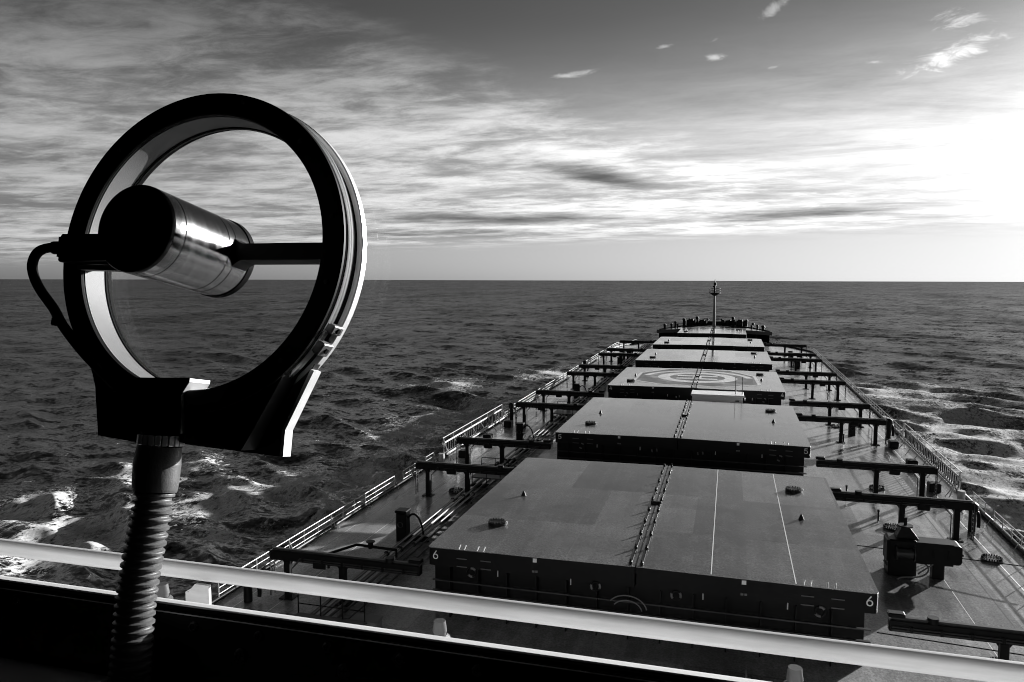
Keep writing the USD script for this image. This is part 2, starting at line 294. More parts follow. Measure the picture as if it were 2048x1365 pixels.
    far_ = h.node('vector_math', 'vector', math_type='multiply', vector1=slope(0.16, 1.0), vector2=h.xyz(fs, fs, 0.0))
    vadd = lambda a, b_: h.node('vector_math', 'vector', math_type='add', vector1=a, vector2=b_)
    b = h.node('vector_math', 'vector', math_type='normalize', vector1=vadd(gn, vadd(vadd(slope(0.30, 0.95), far_), vadd(slope(1.1, 1.0), slope(4.0, 0.3)))))
    gn_ = h.add(h.mul(h.noise(h.mapping(co, (1, 0.6, 1), rot=(0, 0, 0.3)), 0.022, 8.0, 0.72, 0.4), 0.6), h.mul(h.noise(h.mapping(co, (1, 0.3, 1), rot=(0, 0, 0.1)), 0.008, 6.0, 0.75), 0.4))
    gust = h.mixf(h.ss(dist_, 60.0, 350.0), 1.0, h.mr(gn_, 0.36, 0.62, 0.25, 1.35))     # cat's paws: rougher and smoother patches of the surface
    deep = h.node('diffuse_bsdf', 'BSDF', color=(0.004,) * 3)
    gloss = h.node('glossy_bsdf', 'BSDF', color=(0.27,) * 3, roughness=0.2, normal=b)
    water = h.node('mix_closure', 'closure', fac=h.mul(h.m('power', h.node('fresnel', 'fac', IOR=1.33, normal=b), 3.4), gust), closure1=deep, closure2=gloss)
    fcol = h.mr(nB, 0.35, 0.62, 0.25, 0.8)
    foam = h.node('diffuse_bsdf', 'BSDF', color=h.node('combine_color', 'color', color_type='rgb', r=fcol, g=fcol, b=fcol))
    m = h.out('/World/Looks/sea_water', surface=h.node('mix_closure', 'closure', fac=fm, closure1=water, closure2=foam))
    UsdShade.MaterialBindingAPI.Apply(q.GetPrim()).Bind(m); tag(q.GetPrim(), kind='structure')
make_sea()

# ------------------------------------------------------------------ the ship: hull, deck, forecastle, bridge front
HB = 23.0
def half(y):                                   # half breadth of the deck
    y = np.asarray(y, float)
    return HB * (1 - (np.clip(y - 188, 0, 46) / 46.0) ** 1.3)
CAM = 0.22
def deck_z(x, y=0): return -CAM * (np.asarray(x) / HB) ** 2 + 0.06   # camber
shipp = thing('bulk_carrier', 'long bulk carrier hull with dark wet main deck and raised bow seen from its bridge', 'ship')
ys = np.r_[np.linspace(2, 186, 24), np.linspace(188.5, 233.9, 24)]
def deck_sheet(ys, zf, n=24):
    V, F = [], []
    for y in ys:
        hw = max(float(half(y)), 0.02)
        for k in range(n + 1): x = -hw + 2 * hw * k / n; V.append((x, y, zf(x, y)))
    for i in range(len(ys) - 1):
        for k in range(n): a = i * (n + 1) + k; F.append((a, a + 1, a + n + 2, a + n + 1))
    return np.array(V), np.array(F)
part(shipp, 'main_deck', deck_sheet(ys, deck_z), 'deck_paint', smooth=True)
V, F = [], []
ring = [(-float(half(y)), y) for y in ys] + [(float(half(y)), y) for y in ys[::-1]]
for x, y in ring: V += [(x, y, float(deck_z(x, y)) - 0.002), (x * 0.985, y - max(0, y - 200) * 0.03, -9.0)]
for i in range(len(ring)):
    j = (i + 1) % len(ring); F.append((2 * i, 2 * i + 1, 2 * j + 1, 2 * j))
part(shipp, 'hull_side', (np.array(V), np.array(F)), 'dark_steel')
# rounded gunwale bar along each deck edge
for s in (-1, 1):
    part(shipp, 'gunwale_bar', tube([(s * (float(half(y)) - 0.12), y, float(deck_z(half(y))) + 0.16) for y in ys[:-3]], 0.16, 8), 'dark_steel', smooth=True)
# raised weld seams / painted walk lines along the deck
def strip(x, y0, y1, w, up=0.006, n=40):
    yy = np.linspace(y0, y1, n); V = []
    for y in yy:
        for q in (x - w / 2, x + w / 2): V.append((q, y, float(deck_z(q)) + up))
    return np.array(V), np.array([(2 * i, 2 * i + 1, 2 * i + 3, 2 * i + 2) for i in range(n - 1)])
for x, w, y0, y1, m in ((-19.4, 0.06, 26, 180, 'mark_white'), (-18.1, 0.05, 52, 130, 'mark_white'), (20.75, 0.07, 26, 182, 'mark_white'), (18.6, 0.04, 26, 150, 'dark_pipe'), (-21.6, 0.05, 26, 185, 'mark_white'), (16.7, 0.03, 26, 60, 'mark_white')):
    part(shipp, 'deck_line', strip(x, y0, y1, w), m)
# forecastle: a raised, cambered deck whose after edge overhangs the last hatch
FC0, FCZ = 210.0, 2.95
def fz(x, y): return FCZ + 0.75 * (1 - min(1, abs(x) / 15.0)) + 0.004 * (y - FC0)
yf = np.r_[FC0, np.linspace(212, 233.8, 14)]
part(shipp, 'forecastle_deck', deck_sheet(yf, fz, 20), 'deck_paint', smooth=True)
V, F = [], []
n = 20
for k in range(n + 1):
    hw = 14.8; x = -hw + 2 * hw * k / n; V += [(x, FC0, fz(x, FC0)), (x, FC0 - 0.02, fz(x, FC0) - 0.95)]
for k in range(n): F.append((2 * k, 2 * k + 1, 2 * k + 3, 2 * k + 2))
part(shipp, 'forecastle_edge', (np.array(V), np.array(F)[:, ::-1]), 'dark_pipe')
part(shipp, 'forecastle_bulkhead', bx(-10, 10, 216, 216.3, -0.1, 2.3), 'dark_steel')
V, F = [], []
for y in yf:
    for s in (-1, 1): hw = float(half(y)) * s; V += [(hw, y, -0.3), (hw, y, fz(hw, y) + 0.25)]
for i in range(len(yf) - 1):
    for o in (0, 2): a = 4 * i + o; F.append((a, a + 1, a + 5, a + 4))
part(shipp, 'bow_bulwark', (np.array(V), np.array(F)), 'dark_steel')
for x in (-14, -10.5, -7.5, 7.8, 11, 14): part(shipp, 'forecastle_post', bx(x - 0.2, x + 0.2, FC0 + 0.6, FC0 + 1.0, 0, 2.1), 'dark_steel')
for x in (-4.8, 4.8): part(shipp, 'forecastle_ladder', cat_([bar((x + d, FC0 - 1.6, 0), (x + d, FC0 - 0.1, 3.6), 0.05, 6) for d in (-0.35, 0.35)] + [bar((x - 0.35, FC0 - 1.6 + 1.5 * t, 3.6 * t), (x + 0.35, FC0 - 1.6 + 1.5 * t, 3.6 * t), 0.03, 6) for t in np.linspace(0.08, 0.95, 12)]), 'dark_pipe')

# ------------------------------------------------------------------ cargo hatches
HY = [(36.49, 56.97), (66.96, 87.43), (97.7, 117.5), (127.64, 147.55), (157.55, 176.92), (189.4, 206.28)]
HT, HC, CTH = 3.72, 0.10, 0.95            # top of the cover at its edges, camber, cover depth
HW = [10.86] * 5 + [8.04]
HNAME = ['the hatch numbered 6', 'the hatch numbered 5', 'the hatch with the landing circle', 'the fourth hatch from the bridge', 'the fifth hatch from the bridge', 'the short foremost hatch']
HL = ['nearest cargo hatch with white 6 at both corners, grey side rolling covers', 'second cargo hatch with white 5 at its corners, behind the hatch numbered 6', 'cargo hatch with the painted landing circle and letter on its covers',
      'pale cargo hatch just beyond the one with the landing circle', 'pale cargo hatch next to last before the bow', 'small narrow cargo hatch under the edge of the raised bow']
def cover(x0, x1, L, flip):
    """One half cover: top sheet on a slight slope to the side, rounded outer corners, skirt; inner edge at x=0 side."""
    c = 0.22; xo, xi = (x0, x1) if flip else (x1, x0)
    sgn = -1 if flip else 1
    pl = Polygon([(xi, 0), (xo - sgn * c, 0), (xo - sgn * c * 0.3, c * 0.3), (xo, c), (xo, L - c), (xo - sgn * c * 0.3, L - c * 0.3), (xo - sgn * c, L), (xi, L)])
    out = []
    for d, up in ((0.03, 0.0), (CTH - 0.031, -0.031)):
        q = pl if up == 0 else pl.buffer(-0.012, join_style=2)
        m = extr(q, d); v = m.vertices.copy(); v[:, 2] += HT + up - d + HC * (1 - np.abs(v[:, 0]) / abs(xo)) * (np.where(v[:, 2] > d / 2, 1, 1 if up == 0 else 0)); m.vertices = v; out.append(m)
    return out
for i, (y0, y1) in enumerate(HY):
    L, hw, num = y1 - y0, HW[i], 6 - i
    t = thing('cargo_hatch', HL[i], 'hatch', (0, y0, 0), group=None)
    zt = lambda x: HT + HC * (1 - abs(x) / hw)
    part(t, 'coaming', cat_([bx(-hw + 0.5, hw - 0.5, 0.5, 0.75, -0.2, HT - CTH - 0.05), bx(-hw + 0.5, hw - 0.5, L - 0.75, L - 0.5, -0.2, HT - CTH - 0.05), bx(-hw + 0.45, -hw + 0.7, 0.76, L - 0.76, -0.2, HT - CTH - 0.05), bx(hw - 0.7, hw - 0.45, 0.76, L - 0.76, -0.2, HT - CTH - 0.05)]), 'dark_steel')
    part(t, 'coaming_stay', cat_([bx(x - 0.03, x + 0.03, 0.05, 0.499, 0.0, HT - CTH - 0.06) for x in np.arange(-hw + 1.2, hw - 0.6, 1.55)] + [bx(-hw - 0.05, -hw + 0.449, y - 0.03, y + 0.03, -0.05, HT - CTH - 0.06) for y in np.arange(1.2, L - 0.6, 1.6)]), 'dark_steel')
    part(t, 'coaming_rail', cat_([bx(-hw + 0.3, hw - 0.3, -0.12, 0.04, 1.42, 1.5), bx(-hw + 0.3, hw - 0.3, -0.1, 0.04, 2.0, 2.06)]), 'dark_pipe')
    for a_, b_, fl in ((-hw, -0.035, True), (0.035, hw, False)):
        cv = cover(a_, b_, L, fl); cp = part(t, 'cover_panel', cv[0], 'hatch_paint'); part(cp, 'skirt', cv[1], 'dark_steel')  # skirt set darker than the top: shade put into its colour
    part(t, 'joint_strip', cat_([bx(-0.30, -0.24, 0.2, L - 0.2, zt(0.27) + 0.001, zt(0.27) + 0.035), bx(0.24, 0.30, 0.2, L - 0.2, zt(0.27) + 0.001, zt(0.27) + 0.035), bx(-0.03, 0.03, 0.15, L - 0.15, HT - 0.3, zt(0) + 0.01)]), 'dark_steel')
    for k, y in enumerate(np.linspace(0.25, L - 0.4, 10)):
        for x in (-0.27, 0.27):
            part(t, 'cleat', cat_([cbx(x - 0.075, x + 0.075, y - 0.09, y + 0.09, zt(x) + 0.002, zt(x) + 0.16, 0.03), cyl(x, y, zt(x) + 0.15, zt(x) + 0.27, 0.05, 10)]), 'dark_steel')
    part(t, 'joint_lifting_lug', cat_([bx(-0.32, 0.32, L * 0.52, L * 0.52 + 0.12, zt(0) + 0.005, zt(0) + 0.14)]), 'dark_steel')
    # transverse and longitudinal weld seams of the plates, standing a little proud
    for s in (-1, 1):
        for x in ((3.55, 7.35) if hw > 9 else (2.8, 5.5)):
            part(t, 'plate_seam', cat_([bx(s * x - 0.02, s * x + 0.02, 0.1, L - 0.1, zt(x) - 0.03, zt(x) + 0.006)]), 'mark_white' if (i == 0 and s > 0) else 'hatch_paint')
        cy, py_ = (4.4, 10.3) if s < 0 else (16.1, 10.1)
        cy, py_ = cy * L / 20.4, py_ * L / 20.4; cx = s * 8.4 * hw / 10.86
        a = part(t, 'access_cover', cat_([cyl(cx, cy, zt(cx) + 0.002, zt(cx) + 0.16, 0.50, 28), cyl(cx, cy, zt(cx) + 0.16, zt(cx) + 0.19, 0.34, 28)]), 'dark_steel', smooth=30)
        part(a, 'stud_ring', cat_([cyl(cx + 0.43 * math.cos(q), cy + 0.43 * math.sin(q), zt(cx) + 0.155, zt(cx) + 0.26, 0.045, 6) for q in np.linspace(0, 2 * np.pi, 16, endpoint=False)]), 'dark_pipe')
        part(a, 'handle', bar((cx + 0.55, cy, zt(cx) + 0.02), (cx + 0.6, cy, zt(cx) + 0.2), 0.05, 8), 'mark_white')
        part(t, 'guide_cone', cyl(cx, py_, zt(cx) + 0.002, zt(cx) + 0.3, 0.17, 14, 0.05), 'dark_steel', smooth=30)
        # fittings on the end face towards the bridge
        x0 = s * 8.4 * hw / 10.86
        for dx in (-0.72, -0.42, 0.28, 0.62): part(t, 'edge_pin', bar((x0 + dx, -0.02, zt(x0 + dx) + 0.03), (x0 + dx + 0.03, 0.2, zt(x0 + dx) + 0.2), 0.035, 8), 'mark_white' if s < 0 else 'bright_metal')
        part(t, 'face_batten', cat_([bx(x0 + dx - 0.28, x0 + dx + 0.28, -0.035, -0.001, z, z + 0.035) for dx in (-0.55, 0.75) for z in (2.83, 3.25)]), 'label_grey')
        for xs in (x0, s * 1.95):
            ringp = [(xs + 0.22 * math.cos(q), -0.05, 2.62 + 0.22 * math.sin(q)) for q in np.linspace(0, 2 * np.pi, 20, endpoint=False)]
            w = part(t, 'lifebuoy_ring', tube(ringp, 0.05, 8, closed=True), 'dark_steel', smooth=True)
            rot0 = 0.6 if s * xs > 4 else -0.4
            part(w, 'white_band', cat_([tube([(xs + 0.22 * math.cos(q), -0.05, 2.62 + 0.22 * math.sin(q)) for q in np.linspace(b0, b0 + 1.15, 8)], 0.06, 8) for b0 in (rot0, rot0 + math.pi)]), 'label_grey', smooth=True)
        part(t, 'face_plate', bx(s * 5.05 - 0.1, s * 5.05 + 0.1, -0.03, -0.001, 3.50, 3.70), 'mark_white' if i < 3 else 'label_grey')
        part(t, 'face_lamp', cat_([bx(s * 5.05 - 0.14 + d, s * 5.05 - 0.02 + d, -0.05, -0.001, 2.98, 3.08) for d in (0, 0.17)]), 'label_grey')
        for xx_ in (s * 7.0, s * 3.2): part(t, 'face_bolt', cyl(xx_, -0.03, 2.55, 2.85, 0.03, 8), 'bright_metal')
        if i < 2 or i == 2:
            tm = meshkit.text_mesh(str(num), 0.45, 0.012); tm.apply_transform(trimesh.transformations.rotation_matrix(math.pi / 2, [1, 0, 0]))
            tm.apply_translation((s * 10.44 - 0.17, -0.004, 3.12)); part(t, 'hatch_number', tm, 'mark_white')
    if i == 0:
        for rr, z in ((0.95, 1.75), (0.72, 1.68)):
            part(t, 'cable_guard', tube([(-0.35 + rr * math.cos(q), -0.35, z + rr * 0.75 * math.sin(q)) for q in np.linspace(0.15, 2.6, 24)], 0.03, 8), 'satin_metal', smooth=True)
    if i == 2:                                  # landing marks: dark eight-sided field, rings and letter, thin painted sheets above the covers
        M0 = (0, 107.7 - y0)
        def mark(name, poly, m, up):
            poly = poly.intersection(sbox(-hw + 0.1, 0.1, hw - 0.1, L - 0.1))
            ms = []
            halves = [q for sx in (sbox(-hw, -1, 0, L + 1), sbox(0, -1, hw, L + 1)) for q in getattr(poly.intersection(sx), 'geoms', [poly.intersection(sx)]) if q.area > 1e-4]
            for gg in halves:
                v, f = trimesh.creation.triangulate_polygon(gg.segmentize(0.8) if hasattr(gg, 'segmentize') else gg, engine='earcut')
                v3 = np.c_[v, HT + HC * (1 - np.abs(v[:, 0]) / hw) + up]; ms.append(trimesh.Trimesh(v3, f, process=False))
            mm = cat_(ms); mm = mm if mm.face_normals[:, 2].mean() > 0 else (mm.invert() or mm); part(t, name, mm, m)
        oct_ = Polygon([(-7.95, 103.0), (-7.9, 111.1), (-4.35, 116.6), (4.3, 116.6), (7.5, 111.3), (7.9, 103.0), (3.8, 99.5), (-3.8, 99.8)])
        oct_ = Polygon([(x, y - y0) for x, y in oct_.exterior.coords])
        C_ = Point(*M0)
        mark('landing_field', oct_, 'field_dark', 0.006); mark('landing_outline', oct_.buffer(0.28).difference(oct_.buffer(-0.12)), 'mark_worn', 0.012)
        mark('landing_ring', C_.buffer(7.4, 48).difference(C_.buffer(6.5, 48)).intersection(sbox(-9, M0[1] + 1.0, 9, 30)), 'mark_worn', 0.012)
        mark('landing_ring', C_.buffer(5.3, 48).difference(C_.buffer(3.7, 48)), 'mark_worn', 0.012)
        mark('landing_letter', union_all([sbox(-2.7, M0[1] + 0.8, 2.7, M0[1] + 1.9), sbox(-2.7, M0[1] - 1.9, 2.7, M0[1] - 0.8), sbox(-0.6, M0[1] - 0.8, 0.6, M0[1] + 0.8)]), 'mark_worn', 0.018)

# ------------------------------------------------------------------ beams beside the hatches on which the covers roll out
def make_beam(label, base, s, group):
    t = thing('hatch_support_beam', label, 'support beam', base, group=group)
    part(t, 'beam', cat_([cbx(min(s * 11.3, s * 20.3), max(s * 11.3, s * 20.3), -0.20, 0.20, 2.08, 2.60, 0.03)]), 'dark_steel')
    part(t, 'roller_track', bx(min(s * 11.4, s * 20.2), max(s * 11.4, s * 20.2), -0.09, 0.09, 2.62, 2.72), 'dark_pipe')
    for x in (15.9, 19.3): part(t, 'leg', cbx(s * x - 0.18, s * x + 0.18, -0.17, 0.17, float(deck_z(x)) - 0.02, 2.079, 0.03), 'dark_steel')
    for x in (15.9, 19.3): part(t, 'foot_plate', bx(s * x - 0.42, s * x + 0.42, -0.36, 0.36, float(deck_z(x)) - 0.05, float(deck_z(x)) + 0.06), 'dark_steel')
    part(t, 'end_stop', cbx(s * 11.6 - 0.35, s * 11.6 + 0.35, -0.22, 0.22, 2.721, 2.92, 0.04), 'dark_steel'); part(t, 'chain_wheel', cyl(s * 13.1, 0, 2.60, 2.85, 0.24, 16), 'dark_steel')
    part(t, 'hose_bracket', cbx(s * 17.2 - 0.4, s * 17.2 + 0.4, -0.3, -0.19, 1.85, 2.25, 0.05), 'dark_steel')
    part(t, 'gusset', cat_([trimesh.convex.convex_hull(np.array([(s * x + d * 0.21, yy, 2.07), (s * x + d * 0.36, yy, 2.07), (s * x + d * 0.21, yy, 1.85)] + [(s * x + d * 0.21, yy + 0.04, 2.07), (s * x + d * 0.36, yy + 0.04, 2.07), (s * x + d * 0.21, yy + 0.04, 1.85)])) for x in (15.9, 19.3) for d in (-1, 1) for yy in (-0.02,)]), 'dark_steel')
    part(t, 'hydraulic_pipe', cat_([tube([(s * 11.4, -0.26, 2.2 + q), (s * 18.4, -0.26, 2.2 + q), (s * 18.9, -0.26, 1.7), (s * 18.9, -0.26, 0.0)], 0.035, 6) for q in (0.0, 0.12)]), 'dark_pipe')
    part(t, 'pipe_clamp', cat_([bx(s * x - 0.06, s * x + 0.06, -0.31, -0.221, 2.13, 2.40) for x in np.arange(12.2, 18.3, 1.2)]), 'dark_steel')
    part(t, 'side_ladder', cat_([bx(s * 20.31 - 0.03, s * 20.31 + 0.03, q, q + 0.05, 0.0, 2.6) for q in (-0.22, 0.18)] + [bx(s * 20.31 - 0.02, s * 20.31 + 0.02, -0.17, 0.18, z, z + 0.04) for z in np.arange(0.3, 2.5, 0.3)]), 'dark_pipe')
    return t
ORD = ['numbered 6', 'numbered 5', 'with the landing circle', 'fourth from the bridge', 'fifth from the bridge']
proto = {}
for i in range(5):
    for e in (0, 1):
        for s in (-1, 1):
            lab = f"{'left' if s < 0 else 'right'} dark beam on legs at the {'near' if e == 0 else 'far'} end of the hatch {ORD[i]}"
            base = (0, HY[i][e] + (0.15 if e == 0 else 0.4), 0)
            if s not in proto: proto[s] = make_beam(lab, base, s, 'hatch cover support beams along the deck sides')
            else: copy_of(proto[s], lab, base)

# ------------------------------------------------------------------ deck rails at the ship's sides
def rail(label, x, y0, y1, m, group='railings along the deck edges', step=1.8, follow=False):
    t = thing('deck_railing', label, 'railing', (0, 0, 0), group=group)
    n = max(2, int(round((y1 - y0) / step)) + 1); Y = np.linspace(y0, y1, n); s = np.sign(x)
    X = s * (half(Y) - 0.2) if follow else np.full(n, x)
    Z = deck_z(HB) + 0.02
    for nme, z, r in (('top_rail', 1.12, 0.042 if s > 0 else 0.033), ('middle_rail', 0.76, 0.032 if s > 0 else 0.024), ('lower_rail', 0.40, 0.032 if s > 0 else 0.024)):
        part(t, nme, tube([(a, b, Z + z) for a, b in zip(X, Y)], r, 6) if n > 2 else bar((X[0], Y[0], Z + z), (X[1], Y[1], Z + z), r, 6), m)
    for k in range(n):
        part(t, 'stanchion', bar((X[k], Y[k], Z), (X[k], Y[k], Z + 1.12), 0.036, 6), m)
        if k % 3 == 1: part(t, 'brace', bar((X[k] - s * 0.45, Y[k] + 0.02, Z - 0.02), (X[k], Y[k] + 0.02, Z + 0.95), 0.026, 6), m)
    return t
rail('white railing at the near left corner, seen left of the pale rail bracket', -22.8, 29.5, 33.6, 'rail_white')
rail('long white railing on the left deck edge beside the hatch numbered 6', -22.8, 35.2, 58.4, 'rail_white')
rail('short white railing piece on the left edge just before the stowed gangway', -22.8, 60.2, 63.0, 'rail_white')
rail('short white railing piece nearest the stowed left gangway', -22.8, 65.4, 67.4, 'rail_white')
rail('white railing on the left edge beside the hatch with the landing circle', -22.8, 89.5, 126, 'rail_white')
rail('far white railing on the left edge running to the bow', -22.8, 127, 207, 'rail_white', step=2.4, follow=True)
rail('near backlit railing on the right deck edge casting a grid of shadow', 22.8, 27, 61.5, 'rail_dark' if 'rail_dark' in MAT else 'rail_white')
rail('short backlit railing on the right edge next to the stowed gangway', 22.8, 63.5, 66.5, 'rail_white')
rail('backlit railing on the right edge beside the hatch with the landing circle', 22.8, 90.5, 126, 'rail_white')
rail('far backlit railing on the right edge running to the bow', 22.8, 127, 207, 'rail_white', step=2.4, follow=True)

# stowed accommodation ladders (gangways), one on each side
def gangway(label, s, y0, y1):
    t = thing('stowed_gangway', label, 'gangway', (s * 22.0, y0, 0), group='gangways stowed along the ship sides'); L = y1 - y0
    part(t, 'outer_stringer', cat_([cbx(s * 0.35 - 0.05, s * 0.35 + 0.05, 0, L, z, z + 0.16, 0.02) for z in (0.45, 1.5)]), 'rail_white')
    part(t, 'inner_stringer', cbx(-s * 0.1 - 0.05, -s * 0.1 + 0.05, 0, L, 0.55, 0.72, 0.02), 'rail_white')
    for k, y in enumerate(np.linspace(0.3, L - 0.3, 34)): part(t, 'tread', bx(s * 0.35 - 0.05, s * 0.35 + 0.05, y - 0.05, y + 0.05, 0.62, 1.49), 'dark_pipe')
    for y in np.linspace(0.1, L - 0.1, 8):
        part(t, 'hand_rail_post', bar((s * 0.3, y, 1.6), (s * 0.3, y + 0.05, 2.15), 0.035, 6), 'rail_white')
        part(t, 'support_strut', bar((-s * 0.75, y + 0.1, 0.0), (s * 0.22, y + 0.1, 1.55), 0.045, 6), 'rail_white')
    part(t, 'hand_rail', bar((s * 0.3, 0, 2.15), (s * 0.3, L, 2.15), 0.04, 6), 'rail_white')
    part(t, 'end_frame', cat_([bar((s * 0.2, 0, 0), (s * 0.2, 0, 2.15), 0.05, 6), bar((-s * 0.5, 0, 0), (s * 0.2, 0, 2.0), 0.05, 6), bar((s * 0.2, L, 0), (s * 0.2, L, 2.15), 0.05, 6)]), 'rail_white')
    for y in (2.2, L * 0.5, L - 2.0): part(t, 'winch_block', cbx(-s * 1.1 - 0.45, -s * 1.1 + 0.45, y - 0.5, y + 0.5, -0.15, 0.62, 0.08), 'dark_steel')
    part(t, 'foam_roller', cyl(s * 0.2, -0.6, -0.1, 0.8, 0.28, 14), 'rail_white', smooth=30)
gangway('white gangway stowed on the left deck edge, sunlit frames and struts', -1, 68.5, 88.5)
gangway('dark backlit gangway stowed on the right deck edge before the sea glare', 1, 68, 89)

# ------------------------------------------------------------------ pipes along the left hatch sides
for k, (x, r, lab) in enumerate(((-16.3, 0.10, 'outermost of three dark pipes running along the left deck'), (-15.8, 0.13, 'thick middle one of three dark pipes running along the left deck'), (-15.3, 0.08, 'thin inner one of three dark pipes running along the left deck'))):
    t = thing('deck_pipe', lab, 'pipe', (x, 0, 0), group=None)
    part(t, 'pipe', bar((0, 28, 0.45), (0, 198, 0.45), r, 10), 'dark_pipe', smooth=30)
    if k == 1:
        for y in np.arange(29, 198, 4.5): part(t, 'pipe_support', bx(-0.75, 0.75, y - 0.06, y + 0.06, -0.12, 0.315), 'dark_steel')
    for y in np.arange(31 + k, 198, 12.0): part(t, 'flange', bar((0, y, 0.45), (0, y + 0.12, 0.45), r + 0.08, 12), 'dark_pipe')
t = thing('cable_tray', 'low flat cable tray with cross bars beside the left pipes', 'cable tray', (-14.6, 28, 0))
part(t, 'tray_side', cat_([bx(d - 0.03, d + 0.03, 0, 168, 0.3, 0.42) for d in (-0.3, 0.3)]), 'dark_pipe'); part(t, 'tray_rung', cat_([bx(-0.27, 0.27, y, y + 0.4, 0.32, 0.36) for y in np.arange(0.3, 167, 1.0)]), 'satin_metal')

# ventilators, air pipes and other deck fittings
def vent_box(label, x, y, w=0.75, h=1.9, pipe=True):
    t = thing('deck_ventilator', label, 'ventilator', (x, y, 0), group='square ventilators on the deck')
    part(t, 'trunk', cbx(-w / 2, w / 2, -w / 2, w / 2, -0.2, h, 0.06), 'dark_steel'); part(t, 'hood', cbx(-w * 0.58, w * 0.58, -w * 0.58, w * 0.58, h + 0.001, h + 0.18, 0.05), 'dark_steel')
    if pipe: part(t, 'gooseneck', tube(spline([(w / 2, 0, h * 0.8), (w / 2 + 0.5, 0, h * 0.95), (w / 2 + 0.8, 0, h * 0.8), (w / 2 + 0.8, 0, -0.1)], 16), 0.07, 8), 'dark_steel', smooth=True)
    part(t, 'hand_wheel', tube([(0.18 * math.cos(q), -w / 2 - 0.08, h * 0.6 + 0.18 * math.sin(q)) for q in np.linspace(0, 2 * np.pi, 14, endpoint=False)], 0.025, 6, closed=True), 'dark_pipe')
vent_box('tall dark square ventilator with side pipe beside the nearest hatch on the left', -16.9, 46.9)
vent_box('dark square ventilator with side pipe beside the second hatch, by the stowed white gangway', -17.2, 78.3)
vent_box('dark square ventilator on the left deck by the landing circle hatch', -17.0, 109)
vent_box('dark square ventilator standing alone on the right deck beyond the hatch numbered 5', 17.6, 92.2, 0.7, 1.3, False)
for k, y in enumerate((152, 154.6, 157.2, 168, 171)):
    for s in (-1, 1): vent_box(f"{'small' if k % 2 else 'stout'} square ventilator on the far {'left' if s < 0 else 'right'} deck, {['nearest', 'second', 'third', 'fourth', 'farthest'][k]} of its row of five", s * 16.8, y + (3 if s > 0 else 0), 0.8, 1.3, False)
def air_pipe(label, x, y, h=1.6):
    t = thing('air_pipe', label, 'air pipe', (x, y, -0.1), group='air pipes at the deck edges')
    part(t, 'pipe', cyl(0, 0, 0, h, 0.24, 16), 'dark_steel', smooth=30); part(t, 'head', cat_([cyl(0, 0, h, h + 0.45, 0.36, 16), cyl(0, 0, h + 0.45, h + 0.6, 0.36, 16, 0.15)]), 'dark_steel', smooth=30)
    part(t, 'elbow', tube(spline([(0, 0.05, h * 0.75), (0.35, 0.2, h * 0.9), (0.5, 0.3, h * 0.6), (0.5, 0.3, 0.2)], 14), 0.12, 10), 'dark_steel', smooth=True)
air_pipe('dark air pipe by the left rail just beyond the stowed gangway', -21.6, 90.3); air_pipe('dark air pipe with round head at the right rail just beyond the stowed gangway', 21.3, 91.8)
air_pipe('dark round-headed air pipe at the right rail by the nearest beam', 20.9, 59.7, 1.5); air_pipe('dark air pipe at the near left rail under the beam end', -21.2, 35.6, 1.3); air_pipe('far air pipe at the left rail beside the fourth hatch', -21.4, 139)
def manhole(label, x, y, r=0.62):
    t = thing('deck_manhole', label, 'manhole', (x, y, float(deck_z(x))), group='bolted manholes in the deck')
    part(t, 'lid', cyl(0, 0, 0.003, 0.13, r, 32), 'dark_pipe', smooth=30); part(t, 'stud_ring', cat_([cyl(r * 0.88 * math.cos(q), r * 0.88 * math.sin(q), 0.125, 0.24, 0.045, 6) for q in np.linspace(0, 2 * np.pi, 24, endpoint=False)]), 'dark_steel')
    for d in (-0.2, 0.2): part(t, 'handle', tube([(d - 0.1, 0, 0.12), (d - 0.1, 0, 0.26), (d + 0.1, 0, 0.26), (d + 0.1, 0, 0.12)], 0.025, 6), 'dark_steel')
manhole('bolted manhole on the sunlit right deck inside the rail shadow', 20.5, 53.9); manhole('bolted manhole by the foot of the nearest right beam leg', 16.6, 38.8)
manhole('bolted manhole by a right beam leg at the far end of hatch 6', 15.6, 58.6); manhole('bolted manhole on the right deck beside hatch 5 by a beam leg', 16.4, 69.4); manhole('bolted manhole on the shaded left deck next to the pipes', -17.4, 58.8); manhole('far bolted manhole on the right deck by the landing circle hatch', 16.6, 96.8)
for k, (x, y, lab) in enumerate(((13.6, 66.4, 'thin sounding pipe standing on the right deck by the far beam of hatch 6'), (14.9, 60.0, 'thin sounding pipe on the right deck just behind the near beam'), (16.2, 88, 'thin sounding pipe on the right deck near the end of hatch 5'), (18, 118, 'thin sounding pipe on the right deck beside the landing circle hatch'), (-19.5, 120, 'thin sounding pipe on the left deck beside the landing circle hatch'))):
    t = thing('sounding_pipe', lab, 'pipe', (x, y, -0.1), group=None); part(t, 'pipe', cyl(0, 0, 0, 0.8, 0.06, 10), 'dark_steel'); part(t, 'cap', cyl(0, 0, 0.8, 0.95, 0.09, 10), 'dark_steel')

